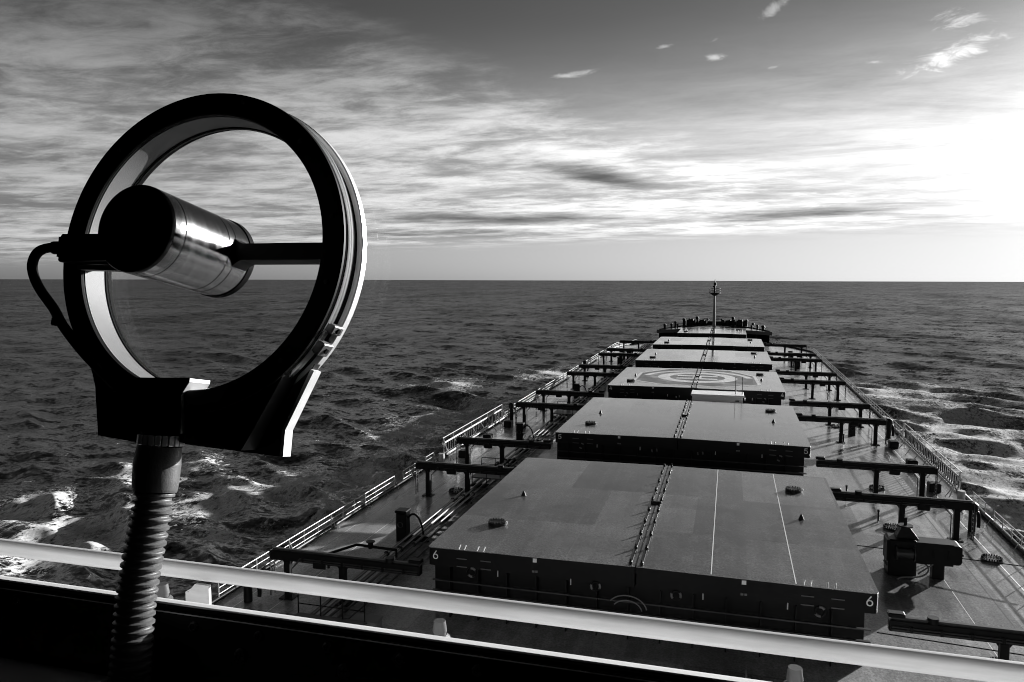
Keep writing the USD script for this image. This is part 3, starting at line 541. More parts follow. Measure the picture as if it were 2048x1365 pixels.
# crane housing that stands on the right deck beside hatch 6
t = thing('deck_crane', 'dark stowed crane with round-ended drum housing on the right deck', 'crane', (14.6, 49.9, 0))
hull_ = extr(union_all([sbox(-1.1, 0.85, 2.5, 2.15), sbox(1.5, 0.95, 2.95, 2.1).buffer(-0.22).buffer(0.22)]), 1.1)
hull_.apply_transform(trimesh.transformations.rotation_matrix(math.pi / 2, [1, 0, 0])); hull_.apply_translation((0, 0.4, 0)); part(t, 'drum_housing', hull_, 'dark_steel')
part(t, 'pedestal', cat_([cbx(-1.0, 0.55, -0.75, 0.6, -0.05, 2.2, 0.08)]), 'dark_steel'); part(t, 'leg', cbx(1.45, 2.1, -0.55, 0.1, -0.1, 0.95, 0.05), 'dark_steel')
part(t, 'column', trimesh.convex.convex_hull(np.array([(-0.6, -0.3, 2.0), (0.85, -0.3, 2.0), (-0.6, 0.5, 2.0), (0.85, 0.5, 2.0), (-0.25, -0.2, 2.85), (0.2, -0.2, 2.85), (-0.25, 0.3, 2.85), (0.2, 0.3, 2.85)])), 'dark_steel')
part(t, 'turntable_rim', cat_([cyl(0, 0, 2.85, 2.93, 0.42, 20)]), 'dark_steel', smooth=30); part(t, 'top_pin', cyl(0, 0, 2.93, 3.4, 0.09, 12), 'dark_steel')
part(t, 'shaft_end', bar((2.9, -0.15, 1.4), (3.15, -0.15, 1.4), 0.07, 10), 'dark_steel'); part(t, 'brake_lever', bar((0.6, -0.9, 0.3), (1.4, -0.75, 0.9), 0.05, 8), 'satin_metal')
for k, (a, b, lab) in enumerate((((11.2, 52.6, 0.55), (22.5, 50.6, 0.75), 'thin dark cable stretched across the right deck behind the crane'), ((11.2, 38.6, 1.0), (18.5, 37.9, 1.0), 'thin dark cable under the nearest right beam'))):
    solo('deck_cable', bar(np.array(a) - a, np.array(b) - a, 0.03, 6), 'dark_steel', lab, 'cable', a)

t0 = '/World/deck_crane'
part(t0, 'cable_drum', cat_([bar((-0.6, -0.95, 1.5), (0.3, -0.95, 1.5), 0.28, 20), bar((-0.66, -0.95, 1.5), (-0.6, -0.95, 1.5), 0.42, 20), bar((0.3, -0.95, 1.5), (0.36, -0.95, 1.5), 0.42, 20)]), 'dark_pipe', smooth=30)
part(t0, 'hose', tube(spline([(0.9, -0.5, 0.9), (1.2, -0.7, 0.5), (0.8, -0.95, 0.2), (0.2, -1.0, 0.1), (-0.6, -1.3, 0.0)], 20), 0.05, 8), 'satin_metal', smooth=True)
part(t0, 'step', cat_([bx(-1.1, -1.001, -0.5, 0.3, z, z + 0.05) for z in (0.5, 0.95, 1.4, 1.85)]), 'dark_pipe')
part(t0, 'flange', cat_([bar((1.42, -0.15, 1.52), (1.5, -0.15, 1.52), 0.62, 24), bar((2.2, -0.15, 1.52), (2.27, -0.15, 1.52), 0.615, 24)]), 'dark_steel', smooth=30)
# white locker between the hatch numbered 5 and the landing circle hatch
t = thing('deck_house', 'small house with bright white roof and grey front before the landing circle', 'deckhouse', (2.95, 90.2, 0))
part(t, 'wall', cbx(-2.8, 2.8, 0, 2.9, -0.1, 4.0, 0.04), 'white_paint'); part(t, 'roof', cbx(-2.95, 2.95, -0.15, 3.05, 4.001, 4.2, 0.05), 'wet_white')
for x in (2.0, 2.75): part(t, 'aerial', bar((x, 1.0, 4.2), (x, 1.0, 6.2), 0.04, 6), 'dark_steel')
part(t, 'roof_hook', cbx(2.95, 3.15, -0.1, 0.2, 3.7, 3.95, 0.02), 'white_paint'); part(t, 'vent_slot', bx(2.0, 2.4, -0.02, -0.001, 3.5, 3.62), 'dark_steel'); part(t, 'door', bx(-2.2, -1.4, -0.05, -0.001, 0.1, 2.1), 'wall_dark')

# access platforms with dark rails at the left hatch corners
for y, lab in ((61.0, 'dark railed platform between hatches 6 and 5 on the left'), (91.5, 'dark railed platform between hatch 5 and the landing circle hatch on the left'), (31.5, 'dark railed platform at the near left corner of hatch 6')):
    t = thing('access_platform', lab, 'platform', (-15.2, y, 0), group=None)
    part(t, 'grating', bx(-1.2, 2.6, -1.2, 1.4, 0.95, 1.05), 'dark_pipe')
    for x in (-1.15, 0.1, 1.3, 2.5):
        for yy in (-1.15, 1.35): part(t, 'post', bar((x, yy, -0.1), (x, yy, 2.1), 0.035, 6), 'dark_steel')
    for yy in (-1.15, 1.35):
        for z in (1.55, 2.1): part(t, 'hand_rail', bar((-1.15, yy, z), (2.5, yy, z), 0.03, 6), 'dark_steel')
t = thing('pipe_manifold', 'dark branch of pipes bent over the left deck near the number 6', 'pipe', (-15.8, 42.5, 0))
part(t, 'bent_pipe', tube([(0.4, 0.0, 0.4), (0.4, 0, 0.95), (-2.4, 0.2, 0.95), (-3.4, -1.6, 0.9), (-3.4, -1.6, 0)], 0.09, 8), 'dark_steel'); part(t, 'valve', cat_([cyl(-1.4, 0.12, 0.85, 1.25, 0.16, 12), cyl(-1.4, 0.12, 1.25, 1.3, 0.28, 14)]), 'dark_steel')

# gear on the cross deck between hatch 6 and the bridge
t = thing('valve_chest', 'pale dim box with rounded lid left of the near hatch foot', 'locker', (-13.0, 33.6, 0)); part(t, 'body', cbx(-0.7, 0.7, -0.4, 0.4, -0.1, 0.8, 0.06), 'label_grey'); part(t, 'lid', cbx(-0.75, 0.75, -0.45, 0.45, 0.801, 0.88, 0.03), 'label_grey')
for x, y, lab in ((-7.2, 31.2, 'flat dim hatch lid on the near cross deck, left one of three'), (-3.4, 31.2, 'flat dim hatch lid on the near cross deck, middle one of three'), (-1.3, 32.2, 'flat dim hatch lid on the near cross deck, right one of three')):
    t = thing('deck_hatch_lid', lab, 'hatch lid', (x, y, 0.05), group=None); part(t, 'coaming', bx(-0.7, 0.7, -0.6, 0.6, 0, 0.3), 'label_grey'); part(t, 'lid', cbx(-0.8, 0.8, -0.7, 0.7, 0.301, 0.42, 0.04), 'label_grey')
t = thing('pipe_rack', 'dim crooked pipe ending in two parallel bars on the near cross deck', 'pipe', (1.0, 31.8, 0.3)); part(t, 'bent_pipe', tube([(-0.6, 0.9, 0.6), (-0.1, 0.2, 0.5), (1.6, 0.2, 0.5)], 0.05, 8), 'satin_metal'); part(t, 'lower_pipe', tube([(-0.5, -0.6, 0.3), (-0.1, 0.0, 0.3), (1.6, 0.0, 0.3)], 0.05, 8), 'satin_metal')
t = thing('mooring_winch', 'dim winch with curved guard on the near cross deck', 'winch', (4.4, 31.6, 0)); part(t, 'drum', bar((-0.9, 0, 0.8), (0.9, 0, 0.8), 0.5, 20), 'dark_pipe', smooth=30); part(t, 'flange', cat_([bar((d - 0.05, 0, 0.8), (d + 0.05, 0, 0.8), 0.75, 24) for d in (-0.95, 0.95)]), 'dark_pipe'); part(t, 'bed', bx(-1.2, 1.2, -0.6, 0.6, -0.05, 0.25), 'dark_steel'); part(t, 'guard', tube([(0.7, 0.9 * math.cos(q), 0.8 + 0.9 * math.sin(q)) for q in np.linspace(1.2, 3.1, 14)], 0.04, 8), 'satin_metal')

# ------------------------------------------------------------------ the bow: mast, windlasses and clutter in outline
t = thing('foremast', 'slim foremast with round lamp platform standing at the bow', 'mast', (0.1, 213, 3.55))
part(t, 'pole', cyl(0, 0, 0, 9.4, 0.42, 16, 0.30), 'mast_paint' if 'mast_paint' in MAT else 'satin_metal', smooth=30); part(t, 'platform', cat_([cyl(0, 0, 8.6, 9.3, 0.4, 16, 1.35), cyl(0, 0, 9.3, 9.45, 1.55, 20)]), 'dark_steel')
part(t, 'platform_rail', cat_([tube([(1.5 * math.cos(q), 1.5 * math.sin(q), z) for q in np.linspace(0, 2 * np.pi, 18, endpoint=False)], 0.06, 6, closed=True) for z in (9.9, 10.5)] + [bar((1.5 * math.cos(q), 1.5 * math.sin(q), 9.4), (1.5 * math.cos(q), 1.5 * math.sin(q), 10.5), 0.06, 6) for q in np.linspace(0, 2 * np.pi, 10, endpoint=False)]), 'dark_steel')
part(t, 'top_mast', cyl(0, 0, 9.4, 12.3, 0.32, 12, 0.16), 'dark_steel'); part(t, 'lamp', cat_([cyl(0, -0.1, 11.4, 12.1, 0.34, 12), cyl(0, 0, 12.3, 13.2, 0.14, 10, 0.03)]), 'dark_steel'); part(t, 'horn', bar((-0.5, -0.2, 11.0), (0.1, -0.2, 11.1), 0.2, 10), 'dark_steel')
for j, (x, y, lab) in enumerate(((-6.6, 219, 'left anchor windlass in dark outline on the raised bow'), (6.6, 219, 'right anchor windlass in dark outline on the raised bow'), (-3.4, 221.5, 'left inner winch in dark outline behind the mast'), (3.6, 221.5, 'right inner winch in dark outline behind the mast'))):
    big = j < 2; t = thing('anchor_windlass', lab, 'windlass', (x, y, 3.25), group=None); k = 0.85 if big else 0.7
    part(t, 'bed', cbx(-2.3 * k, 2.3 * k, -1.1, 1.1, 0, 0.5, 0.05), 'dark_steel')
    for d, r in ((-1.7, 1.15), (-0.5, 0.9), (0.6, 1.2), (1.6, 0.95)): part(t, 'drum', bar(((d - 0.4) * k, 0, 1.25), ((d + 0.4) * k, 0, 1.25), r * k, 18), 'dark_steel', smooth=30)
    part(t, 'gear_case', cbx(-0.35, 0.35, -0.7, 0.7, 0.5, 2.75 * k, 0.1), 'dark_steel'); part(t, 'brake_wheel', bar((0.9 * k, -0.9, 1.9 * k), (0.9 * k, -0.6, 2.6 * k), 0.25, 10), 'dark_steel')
bows = 0
for x, y, hgt, r in ((-11.2, 213.5, 1.0, 0.4), (-9.6, 214.5, 0.8, 0.35), (-12.9, 212.6, 0.9, 0.5), (9.8, 214.5, 0.8, 0.35), (11.2, 213.5, 1.0, 0.4), (12.6, 212.6, 0.9, 0.55), (-8.4, 223, 1.7, 0.5), (8.6, 223, 1.6, 0.45), (-4.8, 224, 1.9, 0.55), (5.0, 224, 2.0, 0.5), (-1.9, 225, 1.3, 0.4), (2.0, 225, 1.3, 0.4), (-10.4, 217, 1.3, 0.45), (10.2, 217, 1.2, 0.45)):
    t = thing('mushroom_vent', f"{'low' if hgt < 1.15 else 'tall'} dark mushroom vent on the raised bow, {['first', 'second', 'third', 'fourth', 'fifth', 'sixth', 'seventh'][sorted([-11.2, -9.6, -12.9, -8.4, -4.8, -1.9, -10.4] if x < 0 else [9.8, 11.2, 12.6, 8.6, 5.0, 2.0, 10.2], key=abs).index(x)]} {'left' if x < 0 else 'right'} of the mast", 'ventilator', (x, y, fz(x, y)), group='vents on the raised bow')
    part(t, 'stem', cyl(0, 0, -0.05, hgt, r * 0.6, 12), 'dark_steel'); part(t, 'cap', cyl(0, 0, hgt, hgt + r * 0.9, r * 1.15, 14, r * 0.5), 'dark_steel')
t = thing('bow_breakwater', 'low dark wall across the raised bow behind the mast', 'breakwater', (0, 223.5, 3.0))
part(t, 'plate', bx(-6.8, 6.8, 0, 0.2, 0, 1.7), 'dark_steel')
for x in np.linspace(-6.4, 6.4, 9): part(t, 'stay', bx(x - 0.06, x + 0.06, -1.0, -0.001, 0, 1.3), 'dark_steel')

# ------------------------------------------------------------------ the bridge front, its window rail and the wheelhouse the picture is taken from
t_ = 0.2054
A = np.array([0, math.cos(t_), -math.sin(t_)]); E1 = np.array([1.0, 0, 0]); E2 = np.cross(E1, A)
C0 = np.array([3.421, 0.865, 18.031])
LM = np.eye(4); LM[:3, 0], LM[:3, 1], LM[:3, 2], LM[:3, 3] = E1, E2, -A, C0     # local: x right, y up in the window plane, z towards the viewer
PL = 0.0615                                                                      # the glass stands at z = -PL
def loc(m): return place(m, LM)
def lpt(u, v, d): return (LM @ np.array([u, v, -d, 1.0]))[:3]
SILL = -0.466
front = lpt(0, -0.56, PL + 0.03)
part(shipp, 'bridge_front', bx(-17, 17, front[1] - 0.12, front[1] + 0.02, 0.0, front[2]), 'wall_pale')
RY, RZ_ = 2.2, 16.965
t = thing('window_rail', 'broad white rail crossing the picture outside the bridge window', 'rail', (0, RY, RZ_))
prof = Polygon([(-0.022, -0.027), (0.022, -0.027), (0.022, 0.027), (-0.022, 0.027)]).buffer(-0.019).buffer(0.021, join_style=1)
rb = extr(prof, 14.0); rb.apply_transform(trimesh.transformations.rotation_matrix(math.pi / 2, [0, 1, 0]) @ trimesh.transformations.rotation_matrix(math.pi / 2, [0, 0, 1])); rb.apply_translation((-7, 0, 0)); part(t, 'bar', rb, 'rail_white', smooth=40)
for xb in (2.36, -0.6, 5.7):
    pb = Polygon([(-0.03, -0.5), (0.05, -0.5), (0.05, -0.028), (-0.005, -0.028), (-0.03, -0.055)])
    q = extr(pb, 0.012); q.apply_transform(trimesh.transformations.rotation_matrix(math.pi / 2, [1, 0, 0])); q.apply_translation((xb, -0.028, 0)); 
    q2 = bx(xb - 0.045, xb - 0.0301, -0.04, 0.03, -0.5, -0.06); part(t, 'bracket', cat_([q, q2]), 'rail_white')
    part(t, 'bracket_arm', bx(xb - 0.03, xb + 0.05, front[1] - RY + 0.02, -0.041, -0.5, -0.46), 'rail_white')
for x, lab in ((2.447, 'small pale washing nozzle behind the ribbed hose under the rail'), (3.355, 'small pale washing nozzle under the rail left of the picture middle'), (4.273, 'small pale washing nozzle at the bottom right under the rail')):
    t = thing('window_wash_nozzle', lab, 'nozzle', (x, 1.9, 16.80), group='window washing nozzles under the rail')
    part(t, 'base', cat_([cyl(0, 0, -0.3, 0.205, 0.029, 20), cyl(0, 0, 0.205, 0.213, 0.029, 20, 0.020)]), 'nozzle_paint' if 'nozzle_paint' in MAT else 'label_pale', smooth=30) if False else part(t, 'base', cat_([cyl(0, 0, -0.3, 0.205, 0.029, 20), cyl(0, 0, 0.205, 0.213, 0.029, 20, 0.020)]), 'grey_hose', smooth=30)
    part(t, 'neck', cyl(0, 0, 0.213, 0.222, 0.017, 16), 'grey_hose', smooth=30); part(t, 'cap', cat_([cyl(0, 0, 0.222, 0.252, 0.020, 16, 0.016)]), 'grey_hose', smooth=30)
    part(t, 'feed_pipe', bar((0, 0, -0.25), (0, front[1] - 1.9, -0.25), 0.015, 8), 'grey_hose')

# window: frame, glass, screws
VT = 0.80; UL, UR = -1.75, 1.45
t = thing('bridge_window', 'forward wheelhouse window with black screwed lower frame and clear glass', 'window')
part(t, 'pane', loc(bx(UL, UR, SILL - 0.02, VT, -PL - 0.012, -PL - 0.011)), 'glass')
part(t, 'lower_frame', loc(cbx(UL - 0.1, UR + 0.1, -0.80, SILL - 0.0085, -PL - 0.01, -PL + 0.012, 0.002)), 'black_plastic')
part(t, 'gasket', loc(cbx(UL, UR, SILL - 0.0075, SILL - 0.0035, -PL - 0.01, -PL + 0.010, 0.0015)), 'black_rubber')
part(t, 'frame_edge', loc(cbx(UL, UR, SILL - 0.0104, SILL - 0.0090, -PL + 0.0122, -PL + 0.0132, 0.0003)), 'bright_metal')
part(t, 'sill_trim', loc(cbx(UL, UR, SILL - 0.003, SILL, -PL - 0.0105, -PL + 0.004, 0.001)), 'bright_metal')
part(t, 'outer_sill', cbx(-6, 12, lpt(0, SILL - 0.035, PL)[1] + 0.015, lpt(0, SILL, PL)[1] + 0.07, 17.30, 17.31, 0.003) if False else loc(cbx(UL, UR, SILL - 0.05, SILL - 0.012, -PL - 0.06, -PL - 0.013, 0.004)), 'rail_white')
part(t, 'upper_frame', loc(cbx(UL - 0.1, UR + 0.1, VT + 0.001, VT + 0.10, -PL - 0.02, -PL + 0.012, 0.002)), 'black_plastic')
for u in (UL, UR): part(t, 'mullion', loc(cbx(u - 0.06 + (-0.061 if u < 0 else 0.061), u + 0.06 + (-0.061 if u < 0 else 0.061), SILL - 0.008, VT, -PL - 0.04, -PL + 0.012, 0.004)), 'black_plastic')
def screw(u, v, r):
    w = part(t, 'screw', loc(place(cat_([rev([(0, 0), (r, 0), (r, 0.0015), (r * 0.8, 0.003), (r * 0.62, 0.0032), (r * 0.62, 0.0012), (0, 0.0012)], 24)]), T(u, v, -PL + 0.0125))), 'screw_metal', smooth=40)
    part(w, 'cross_slot', loc(cat_([bx(u - r * 0.45, u + r * 0.45, v - r * 0.1, v + r * 0.1, -PL + 0.0138, -PL + 0.0147), bx(u - r * 0.1, u + r * 0.1, v - r * 0.45, v + r * 0.45, -PL + 0.0138, -PL + 0.0150)])), 'black_plastic')
mat('screw_metal', 0.06, 0.4, metal=0.5); 
for u, v, r in ((-0.274, -0.489, 0.0055), (0.115, -0.489, 0.0065), (0.212, -0.490, 0.0065), (0.310, -0.491, 0.0065), (0.407, -0.491, 0.0065), (0.018, -0.489, 0.0065), (0.091, -0.516, 0.009), (0.237, -0.515, 0.009), (0.38, -0.516, 0.009)): screw(u, v, r)
# wheelhouse: a dark room round the eye
th_ = thing('wheelhouse', 'dark wheelhouse room around the viewpoint', 'room')
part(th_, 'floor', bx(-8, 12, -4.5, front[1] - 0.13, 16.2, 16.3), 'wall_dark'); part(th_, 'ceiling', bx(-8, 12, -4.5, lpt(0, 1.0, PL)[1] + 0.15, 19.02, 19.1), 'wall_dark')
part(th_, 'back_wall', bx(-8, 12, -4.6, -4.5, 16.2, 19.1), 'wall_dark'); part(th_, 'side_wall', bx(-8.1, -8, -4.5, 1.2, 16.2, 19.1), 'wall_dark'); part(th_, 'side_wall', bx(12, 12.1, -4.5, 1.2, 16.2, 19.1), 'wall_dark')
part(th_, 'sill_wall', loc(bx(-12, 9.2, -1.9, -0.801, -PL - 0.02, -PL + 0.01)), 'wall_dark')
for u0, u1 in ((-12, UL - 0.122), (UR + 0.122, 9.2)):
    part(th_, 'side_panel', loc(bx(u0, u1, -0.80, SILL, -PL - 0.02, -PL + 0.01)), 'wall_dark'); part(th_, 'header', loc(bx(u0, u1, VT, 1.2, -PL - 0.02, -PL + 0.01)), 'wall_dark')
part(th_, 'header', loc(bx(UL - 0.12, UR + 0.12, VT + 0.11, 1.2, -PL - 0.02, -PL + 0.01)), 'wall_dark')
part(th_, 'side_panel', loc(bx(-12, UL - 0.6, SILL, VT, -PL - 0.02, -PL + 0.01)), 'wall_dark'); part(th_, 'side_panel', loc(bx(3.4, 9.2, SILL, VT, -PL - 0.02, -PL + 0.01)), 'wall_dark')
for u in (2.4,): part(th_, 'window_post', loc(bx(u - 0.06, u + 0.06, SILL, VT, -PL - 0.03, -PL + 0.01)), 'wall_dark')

# ------------------------------------------------------------------ the clear-view screen on the glass
scr = thing('clear_view_screen', 'round black clear view screen with motor hub mounted on the bridge window', 'clear view screen')
def L(profile, n=128): return loc(rev(profile, n))               # profile in (radius, z towards the viewer); viewer face at z = 0, glass side at z = -0.0565
RO, RI = 0.2165, 0.1845
def ringrev(pr, n=144):                                          # closed ring profile
    m = trimesh.creation.revolve(np.array(pr + [pr[0]]), sections=n); 
    if m.volume < 0: m.invert()
    return loc(m)
part(scr, 'front_ring', ringrev([(RI, -0.004), (RI + 0.001, -0.001), (RI + 0.003, 0), (RO - 0.003, 0), (RO - 0.0008, -0.001), (RO, -0.004), (RO - 0.002, -0.0075), (RI + 0.002, -0.0075)]), 'black_plastic', smooth=40)
part(scr, 'inner_wall', ringrev([(RI + 0.0005, -0.0076), (RI + 0.002, -0.0076), (RI + 0.0035, -0.044), (RI + 0.0012, -0.044)]), 'satin_metal', smooth=40)
part(scr, 'drum_body', ringrev([(RI + 0.0045, -0.0078), (RO - 0.004, -0.0078), (RO - 0.004, -0.0425), (RI + 0.0045, -0.0425)]), 'black_rubber', smooth=40)
for z, r, w, m in ((-0.0088, RO - 0.0010, 0.0008, 'bead_metal'), (-0.0190, RO - 0.0004, 0.0009, 'bead_metal'), (-0.0245, RO + 0.0000, 0.0010, 'bead_metal')):
    part(scr, 'outer_bead', ringrev([(RO - 0.005, z + w), (r, z + w * 0.6), (r + 0.0006, z), (r, z - w * 0.6), (RO - 0.005, z - w)]), m, smooth=40)
part(scr, 'rear_flange', ringrev([(RI + 0.0040, -0.0428), (RO + 0.0022, -0.0428), (RO + 0.0036, -0.044), (RO + 0.0036, -0.0555), (RO + 0.002, -0.0568), (RI + 0.0025, -0.0568)]), 'bright_metal', smooth=40)
part(scr, 'inner_seal', ringrev([(RI - 0.0002, -0.0442), (RI + 0.0022, -0.0442), (RI + 0.0022, -0.0572), (RI + 0.0018, -0.0572), (RI + 0.0002, -0.052)]), 'black_rubber', smooth=40)
part(scr, 'seal_bead', ringrev([(RI + 0.0006, -0.0475), (RI - 0.0012, -0.0485), (RI + 0.0006, -0.0495)]), 'bright_metal', smooth=40)
part(scr, 'spinning_disc', loc(place(trimesh.creation.cylinder(radius=RI + 0.0008, height=0.0012, sections=128), T(0, 0, -0.0570))), 'glass')
# motor in the middle, with seams
RM = 0.0537
prm = [(0, 0.1092), (RM - 0.004, 0.1092), (RM - 0.0012, 0.1080), (RM, 0.1050)]
mat('motor_dark', 0.006, 0.35, spec=0.3)
def shell(z0, z1, r, m, name): part(scr, name, loc(rev([(0.01, z0), (r - 0.0006, z0), (r, z0 - 0.0006), (r, z1 + 0.0006), (r - 0.0006, z1), (0.01, z1)], 128)), m, smooth=35)
part(scr, 'motor_end_cap', loc(rev([(0, 0.1092), (RM - 0.003, 0.1092), (RM - 0.001, 0.1086), (RM - 0.0002, 0.1070), (RM - 0.0002, 0.1045), (0, 0.1045)], 128)), 'motor_dark', smooth=35)
shell(0.1044, 0.0856, RM, 'motor_steel', 'motor_collar'); shell(0.0850, 0.0020, RM, 'motor_steel', 'motor_body'); shell(0.0014, -0.0125, RM, 'motor_steel', 'motor_band'); shell(-0.0133, -0.0440, RM - 0.0002, 'motor_steel', 'motor_foot')
part(scr, 'motor_rim', loc(rev([(0.01, -0.0441), (RM + 0.001, -0.0441), (RM + 0.001, -0.0535), (0.01, -0.0535)], 128)), 'black_rubber', smooth=35)
for th, r0 in ((0.0, 0),):
    def arm(pts, z0, z1, m='black_plastic', name='arm'): part(scr, name, loc(place(extr(Polygon(pts).buffer(-0.001).buffer(0.001, join_style=1), z1 - z0), T(0, 0, z0))), m)
    arm([(0.047, 0.020), (0.058, 0.0125), (0.064, 0.0105), (0.187, 0.0105), (0.187, -0.0115), (0.064, -0.0115), (0.058, -0.014), (0.047, -0.022)], -0.040, -0.010)
    arm([(-0.047, 0.022), (-0.187, 0.020), (-0.187, -0.018), (-0.047, -0.022)], -0.034, 0.004)
    arm([(-0.13, 0.0195), (-0.207, 0.0205), (-0.209, 0.018), (-0.209, -0.016), (-0.206, -0.0185), (-0.13, -0.0165)], 0.0005, 0.0140, name='cable_box')
    arm([(-0.10, -0.0205), (-0.188, -0.0205), (-0.188, -0.0265), (-0.10, -0.0285)], -0.008, 0.002, 'satin_metal', 'cable_cover')
part(scr, 'cable_gland', cat_([loc(bx(-0.2135, -0.2092, -0.011, 0.017, -0.001, 0.013)), bar(lpt(-0.209, 0.003, -0.007), lpt(-0.226, 0.003, -0.007), 0.009, 14)]), 'black_rubber')
part(scr, 'power_cable', tube(spline([lpt(*p) for p in ((-0.222, 0.003, -0.007), (-0.238, 0.003, -0.006), (-0.258, -0.004, -0.004), (-0.268, -0.020, 0), (-0.264, -0.040, 0.004), (-0.247, -0.062, 0.006), (-0.224, -0.082, 0.004), (-0.203, -0.099, -0.004), (-0.182, -0.118, -0.006), (-0.150, -0.145, -0.006), (-0.118, -0.168, -0.006), (-0.094, -0.186, -0.004))], 60), 0.0068, 12), 'black_rubber', smooth=True)
part(scr, 'cable_clip', loc(cbx(-0.212, -0.196, -0.106, -0.094, 0.001, 0.012, 0.002)), 'black_rubber')
# mounting plate under the ring
plate = Polygon([(-0.2165, 0.0), (-0.214, -0.055), (-0.205, -0.105), (-0.197, -0.134), (-0.183, -0.158), (-0.172, -0.183), (-0.157, -0.252), (-0.089, -0.2575), (-0.014, -0.2555), (0.120, -0.262), (0.1305, -0.262), (0.1305, -0.229), (0.165, -0.150), (0.190, -0.10), (0.15, -0.08), (0, -0.11), (-0.15, -0.08)])
plate = plate.difference(Point(0, 0).buffer(RI + 0.0048, 64))
part(scr, 'mounting_plate', loc(place(extr(plate.difference(Point(0, 0).buffer(RO + 0.0042, 64)), 0.013), T(0, 0, -0.050))), 'black_plastic')
low = Polygon([(-0.150, -0.12), (-0.140, -0.16), (-0.131, -0.182), (-0.125, -0.246), (0.095, -0.256), (0.110, -0.228), (0.150, -0.150), (0.175, -0.115), (0, -0.15)]).difference(Point(0, 0).buffer(RO - 0.003, 64))
part(scr, 'shade_filler', loc(place(extr(low, 0.0325), T(0, 0, -0.0365))), 'black_plastic')  # added black filler where the ring side only lies in shade
part(scr, 'plate_edge', loc(place(extr(Polygon([(0.131, -0.262), (0.136, -0.262), (0.136, -0.2285), (0.170, -0.151), (0.165, -0.149), (0.131, -0.229)]), 0.018), T(0, 0, -0.052))), 'rail_white')
# switch box in front of the plate
sw = Polygon([(-0.068, -0.178), (-0.068, -0.1715), (0.0165, -0.169), (0.0165, -0.174), (0.006, -0.191), (0.011, -0.241), (-0.055, -0.245), (-0.060, -0.190)])
part(scr, 'switch_box', loc(place(extr(sw, 0.001), T(0, 0, 0.0055))), 'black_plastic')
part(scr, 'switch_box_side', loc(place(extr(sw.buffer(-0.0004), 0.0405), T(0, 0, -0.0351))), 'bright_metal')
for u, v in ((-0.052, 0.2), (0.051, 0.2), (0.142, 0.142), (0.196, 0.042), (-0.142, 0.142), (0.196, -0.042), (0.142, -0.142), (-0.196, 0.045)):
    w = part(scr, 'ring_screw', loc(place(rev([(0, 0), (0.0032, 0), (0.0028, 0.0012), (0, 0.0016)], 14), T(u, v, 0.0002))), 'screw_metal', smooth=40)
for u, v in ((0.014, -0.195), (-0.125, -0.186)): part(scr, 'plate_screw', loc(place(rev([(0, 0), (0.004, 0), (0.0035, 0.002), (0, 0.0025)], 14), T(u, v, -0.0368))), 'screw_metal', smooth=40)
tm = meshkit.text_mesh('CE', 0.012, 0.0006); tm.apply_translation((0.046, -0.20, -0.0369)); part(scr, 'printed_mark', loc(tm), 'label_grey')
# warning label
SU = lambda poly, z: place(extr(poly, 0.0004), np.array([[0, 0, 1, z], [0, 1, 0, 0], [-1, 0, 0, 0], [0, 0, 0, 1.0]]))     # a sheet on the side of the switch box: x of the drawing runs away from the viewer
lab_ = part(scr, 'warning_label', loc(SU(sbox(-0.001, -0.227, 0.033, -0.204).difference(sbox(0.0, -0.2262, 0.032, -0.2048)).union(sbox(0.0135, -0.2262, 0.0142, -0.2048)), 0.0110)), 'label_grey')
tri = Polygon([(0.0012, -0.2225), (0.0125, -0.2225), (0.0068, -0.2085)]); part(lab_, 'triangle', loc(SU(tri.difference(tri.buffer(-0.0015)).union(sbox(0.0063, -0.2175, 0.0073, -0.2125)).union(sbox(0.0063, -0.2202, 0.0073, -0.2188)), 0.0112)), 'label_grey')
part(lab_, 'text_lines', loc(SU(union_all([sbox(0.0155, y, 0.0155 + w, y + 0.0014) for w, y in ((0.013, -0.2095), (0.010, -0.2130), (0.0155, -0.2165), (0.012, -0.2200), (0.014, -0.2230))]), 0.0112)), 'label_grey')
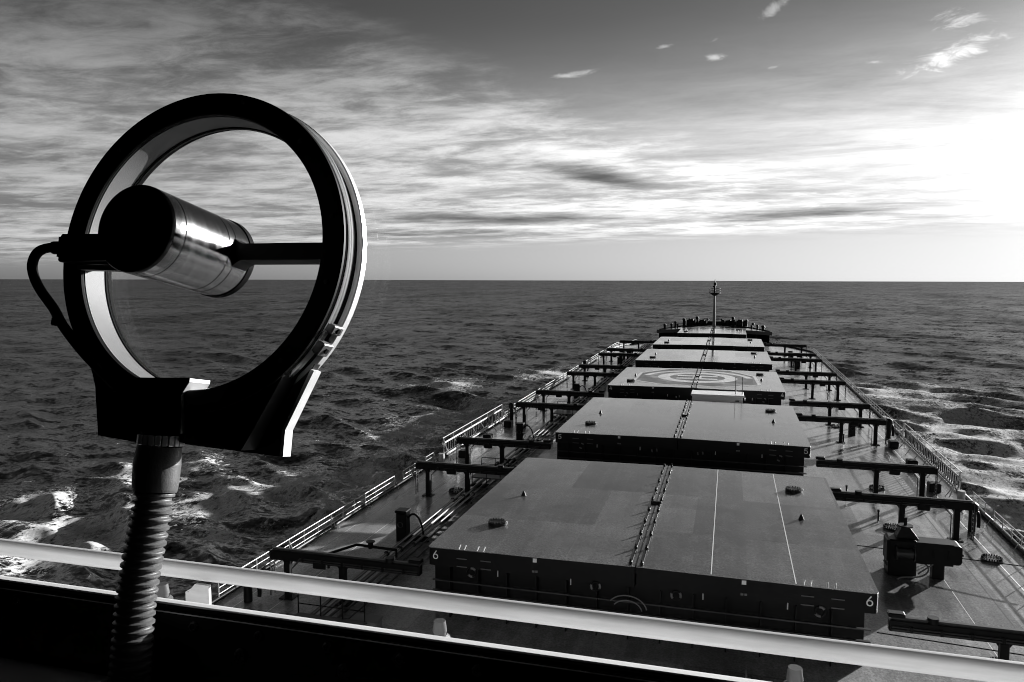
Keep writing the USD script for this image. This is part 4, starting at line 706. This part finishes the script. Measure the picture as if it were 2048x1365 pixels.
# latches on the rim at the right
for a0, sx in ((-26.5, 0.012), (-34.0, 0.018)):
    a = math.radians(a0); c, s = math.cos(a), math.sin(a); m = cbx(-0.006, 0.006, -sx / 2, sx / 2, -0.043, -0.018 if sx < 0.02 else -0.010, 0.0015)
    M = np.eye(4); M[:2, :2] = [[c, -s], [s, c]]; M[0, 3], M[1, 3] = (RO + 0.002) * c, (RO + 0.002) * s
    lt = part(scr, 'rim_latch', loc(place(m, M)), 'grey_hose'); part(lt, 'latch_screw', loc(place(bar((0.006, 0, -0.03), (0.0085, 0, -0.03), 0.0035, 10), M)), 'black_rubber')
# cable conduit
part(scr, 'lock_nut', loc(cat_([place(cbx(-0.0035, 0.0035, -0.0065, 0.0065, -0.002, 0.002, 0.0008), T(-0.0255, -0.2505, -0.004) @ trimesh.transformations.rotation_matrix(q, [0, 1, 0]) @ T(0, 0, 0.0268)) for q in np.linspace(0, 2 * np.pi, 22, endpoint=False)])), 'bright_metal')
part(scr, 'nut_core', tube([lpt(-0.0245, -0.240, 0.004), lpt(-0.0245, -0.259, 0.004)], 0.0258, 32), 'black_rubber', smooth=30)
path = spline([lpt(*p) for p in ((-0.0255, -0.254, 0.004), (-0.0265, -0.283, 0.003), (-0.0250, -0.316, 0.002), (-0.0265, -0.358, 0), (-0.0310, -0.400, 0), (-0.0335, -0.430, 0), (-0.0345, -0.456, 0), (-0.0335, -0.491, 0), (-0.032, -0.55, 0), (-0.032, -0.65, 0))], 420)
sl = np.r_[0, np.cumsum(np.linalg.norm(np.diff(path, axis=0), axis=1))]
k0 = int(np.searchsorted(sl, 0.062)); kk = path[:k0 + 1]
rr = np.interp(sl[:k0 + 1], [0, 0.006, 0.028, 0.05, 0.0605, 0.062], [0.0262, 0.0270, 0.0288, 0.0280, 0.0268, 0.0262])
part(scr, 'hose_socket', tube(kk, rr, 40), 'grey_hose', smooth=30)
hs = sl[k0:]; ph = ((hs - hs[0]) / 0.0100) % 1.0
rr = 0.0212 + 0.0034 * np.clip(np.minimum(ph / 0.14, (0.62 - ph) / 0.14), 0, 1) 
part(scr, 'ribbed_hose', tube(path[k0:], rr, 40), 'grey_hose', smooth=50)
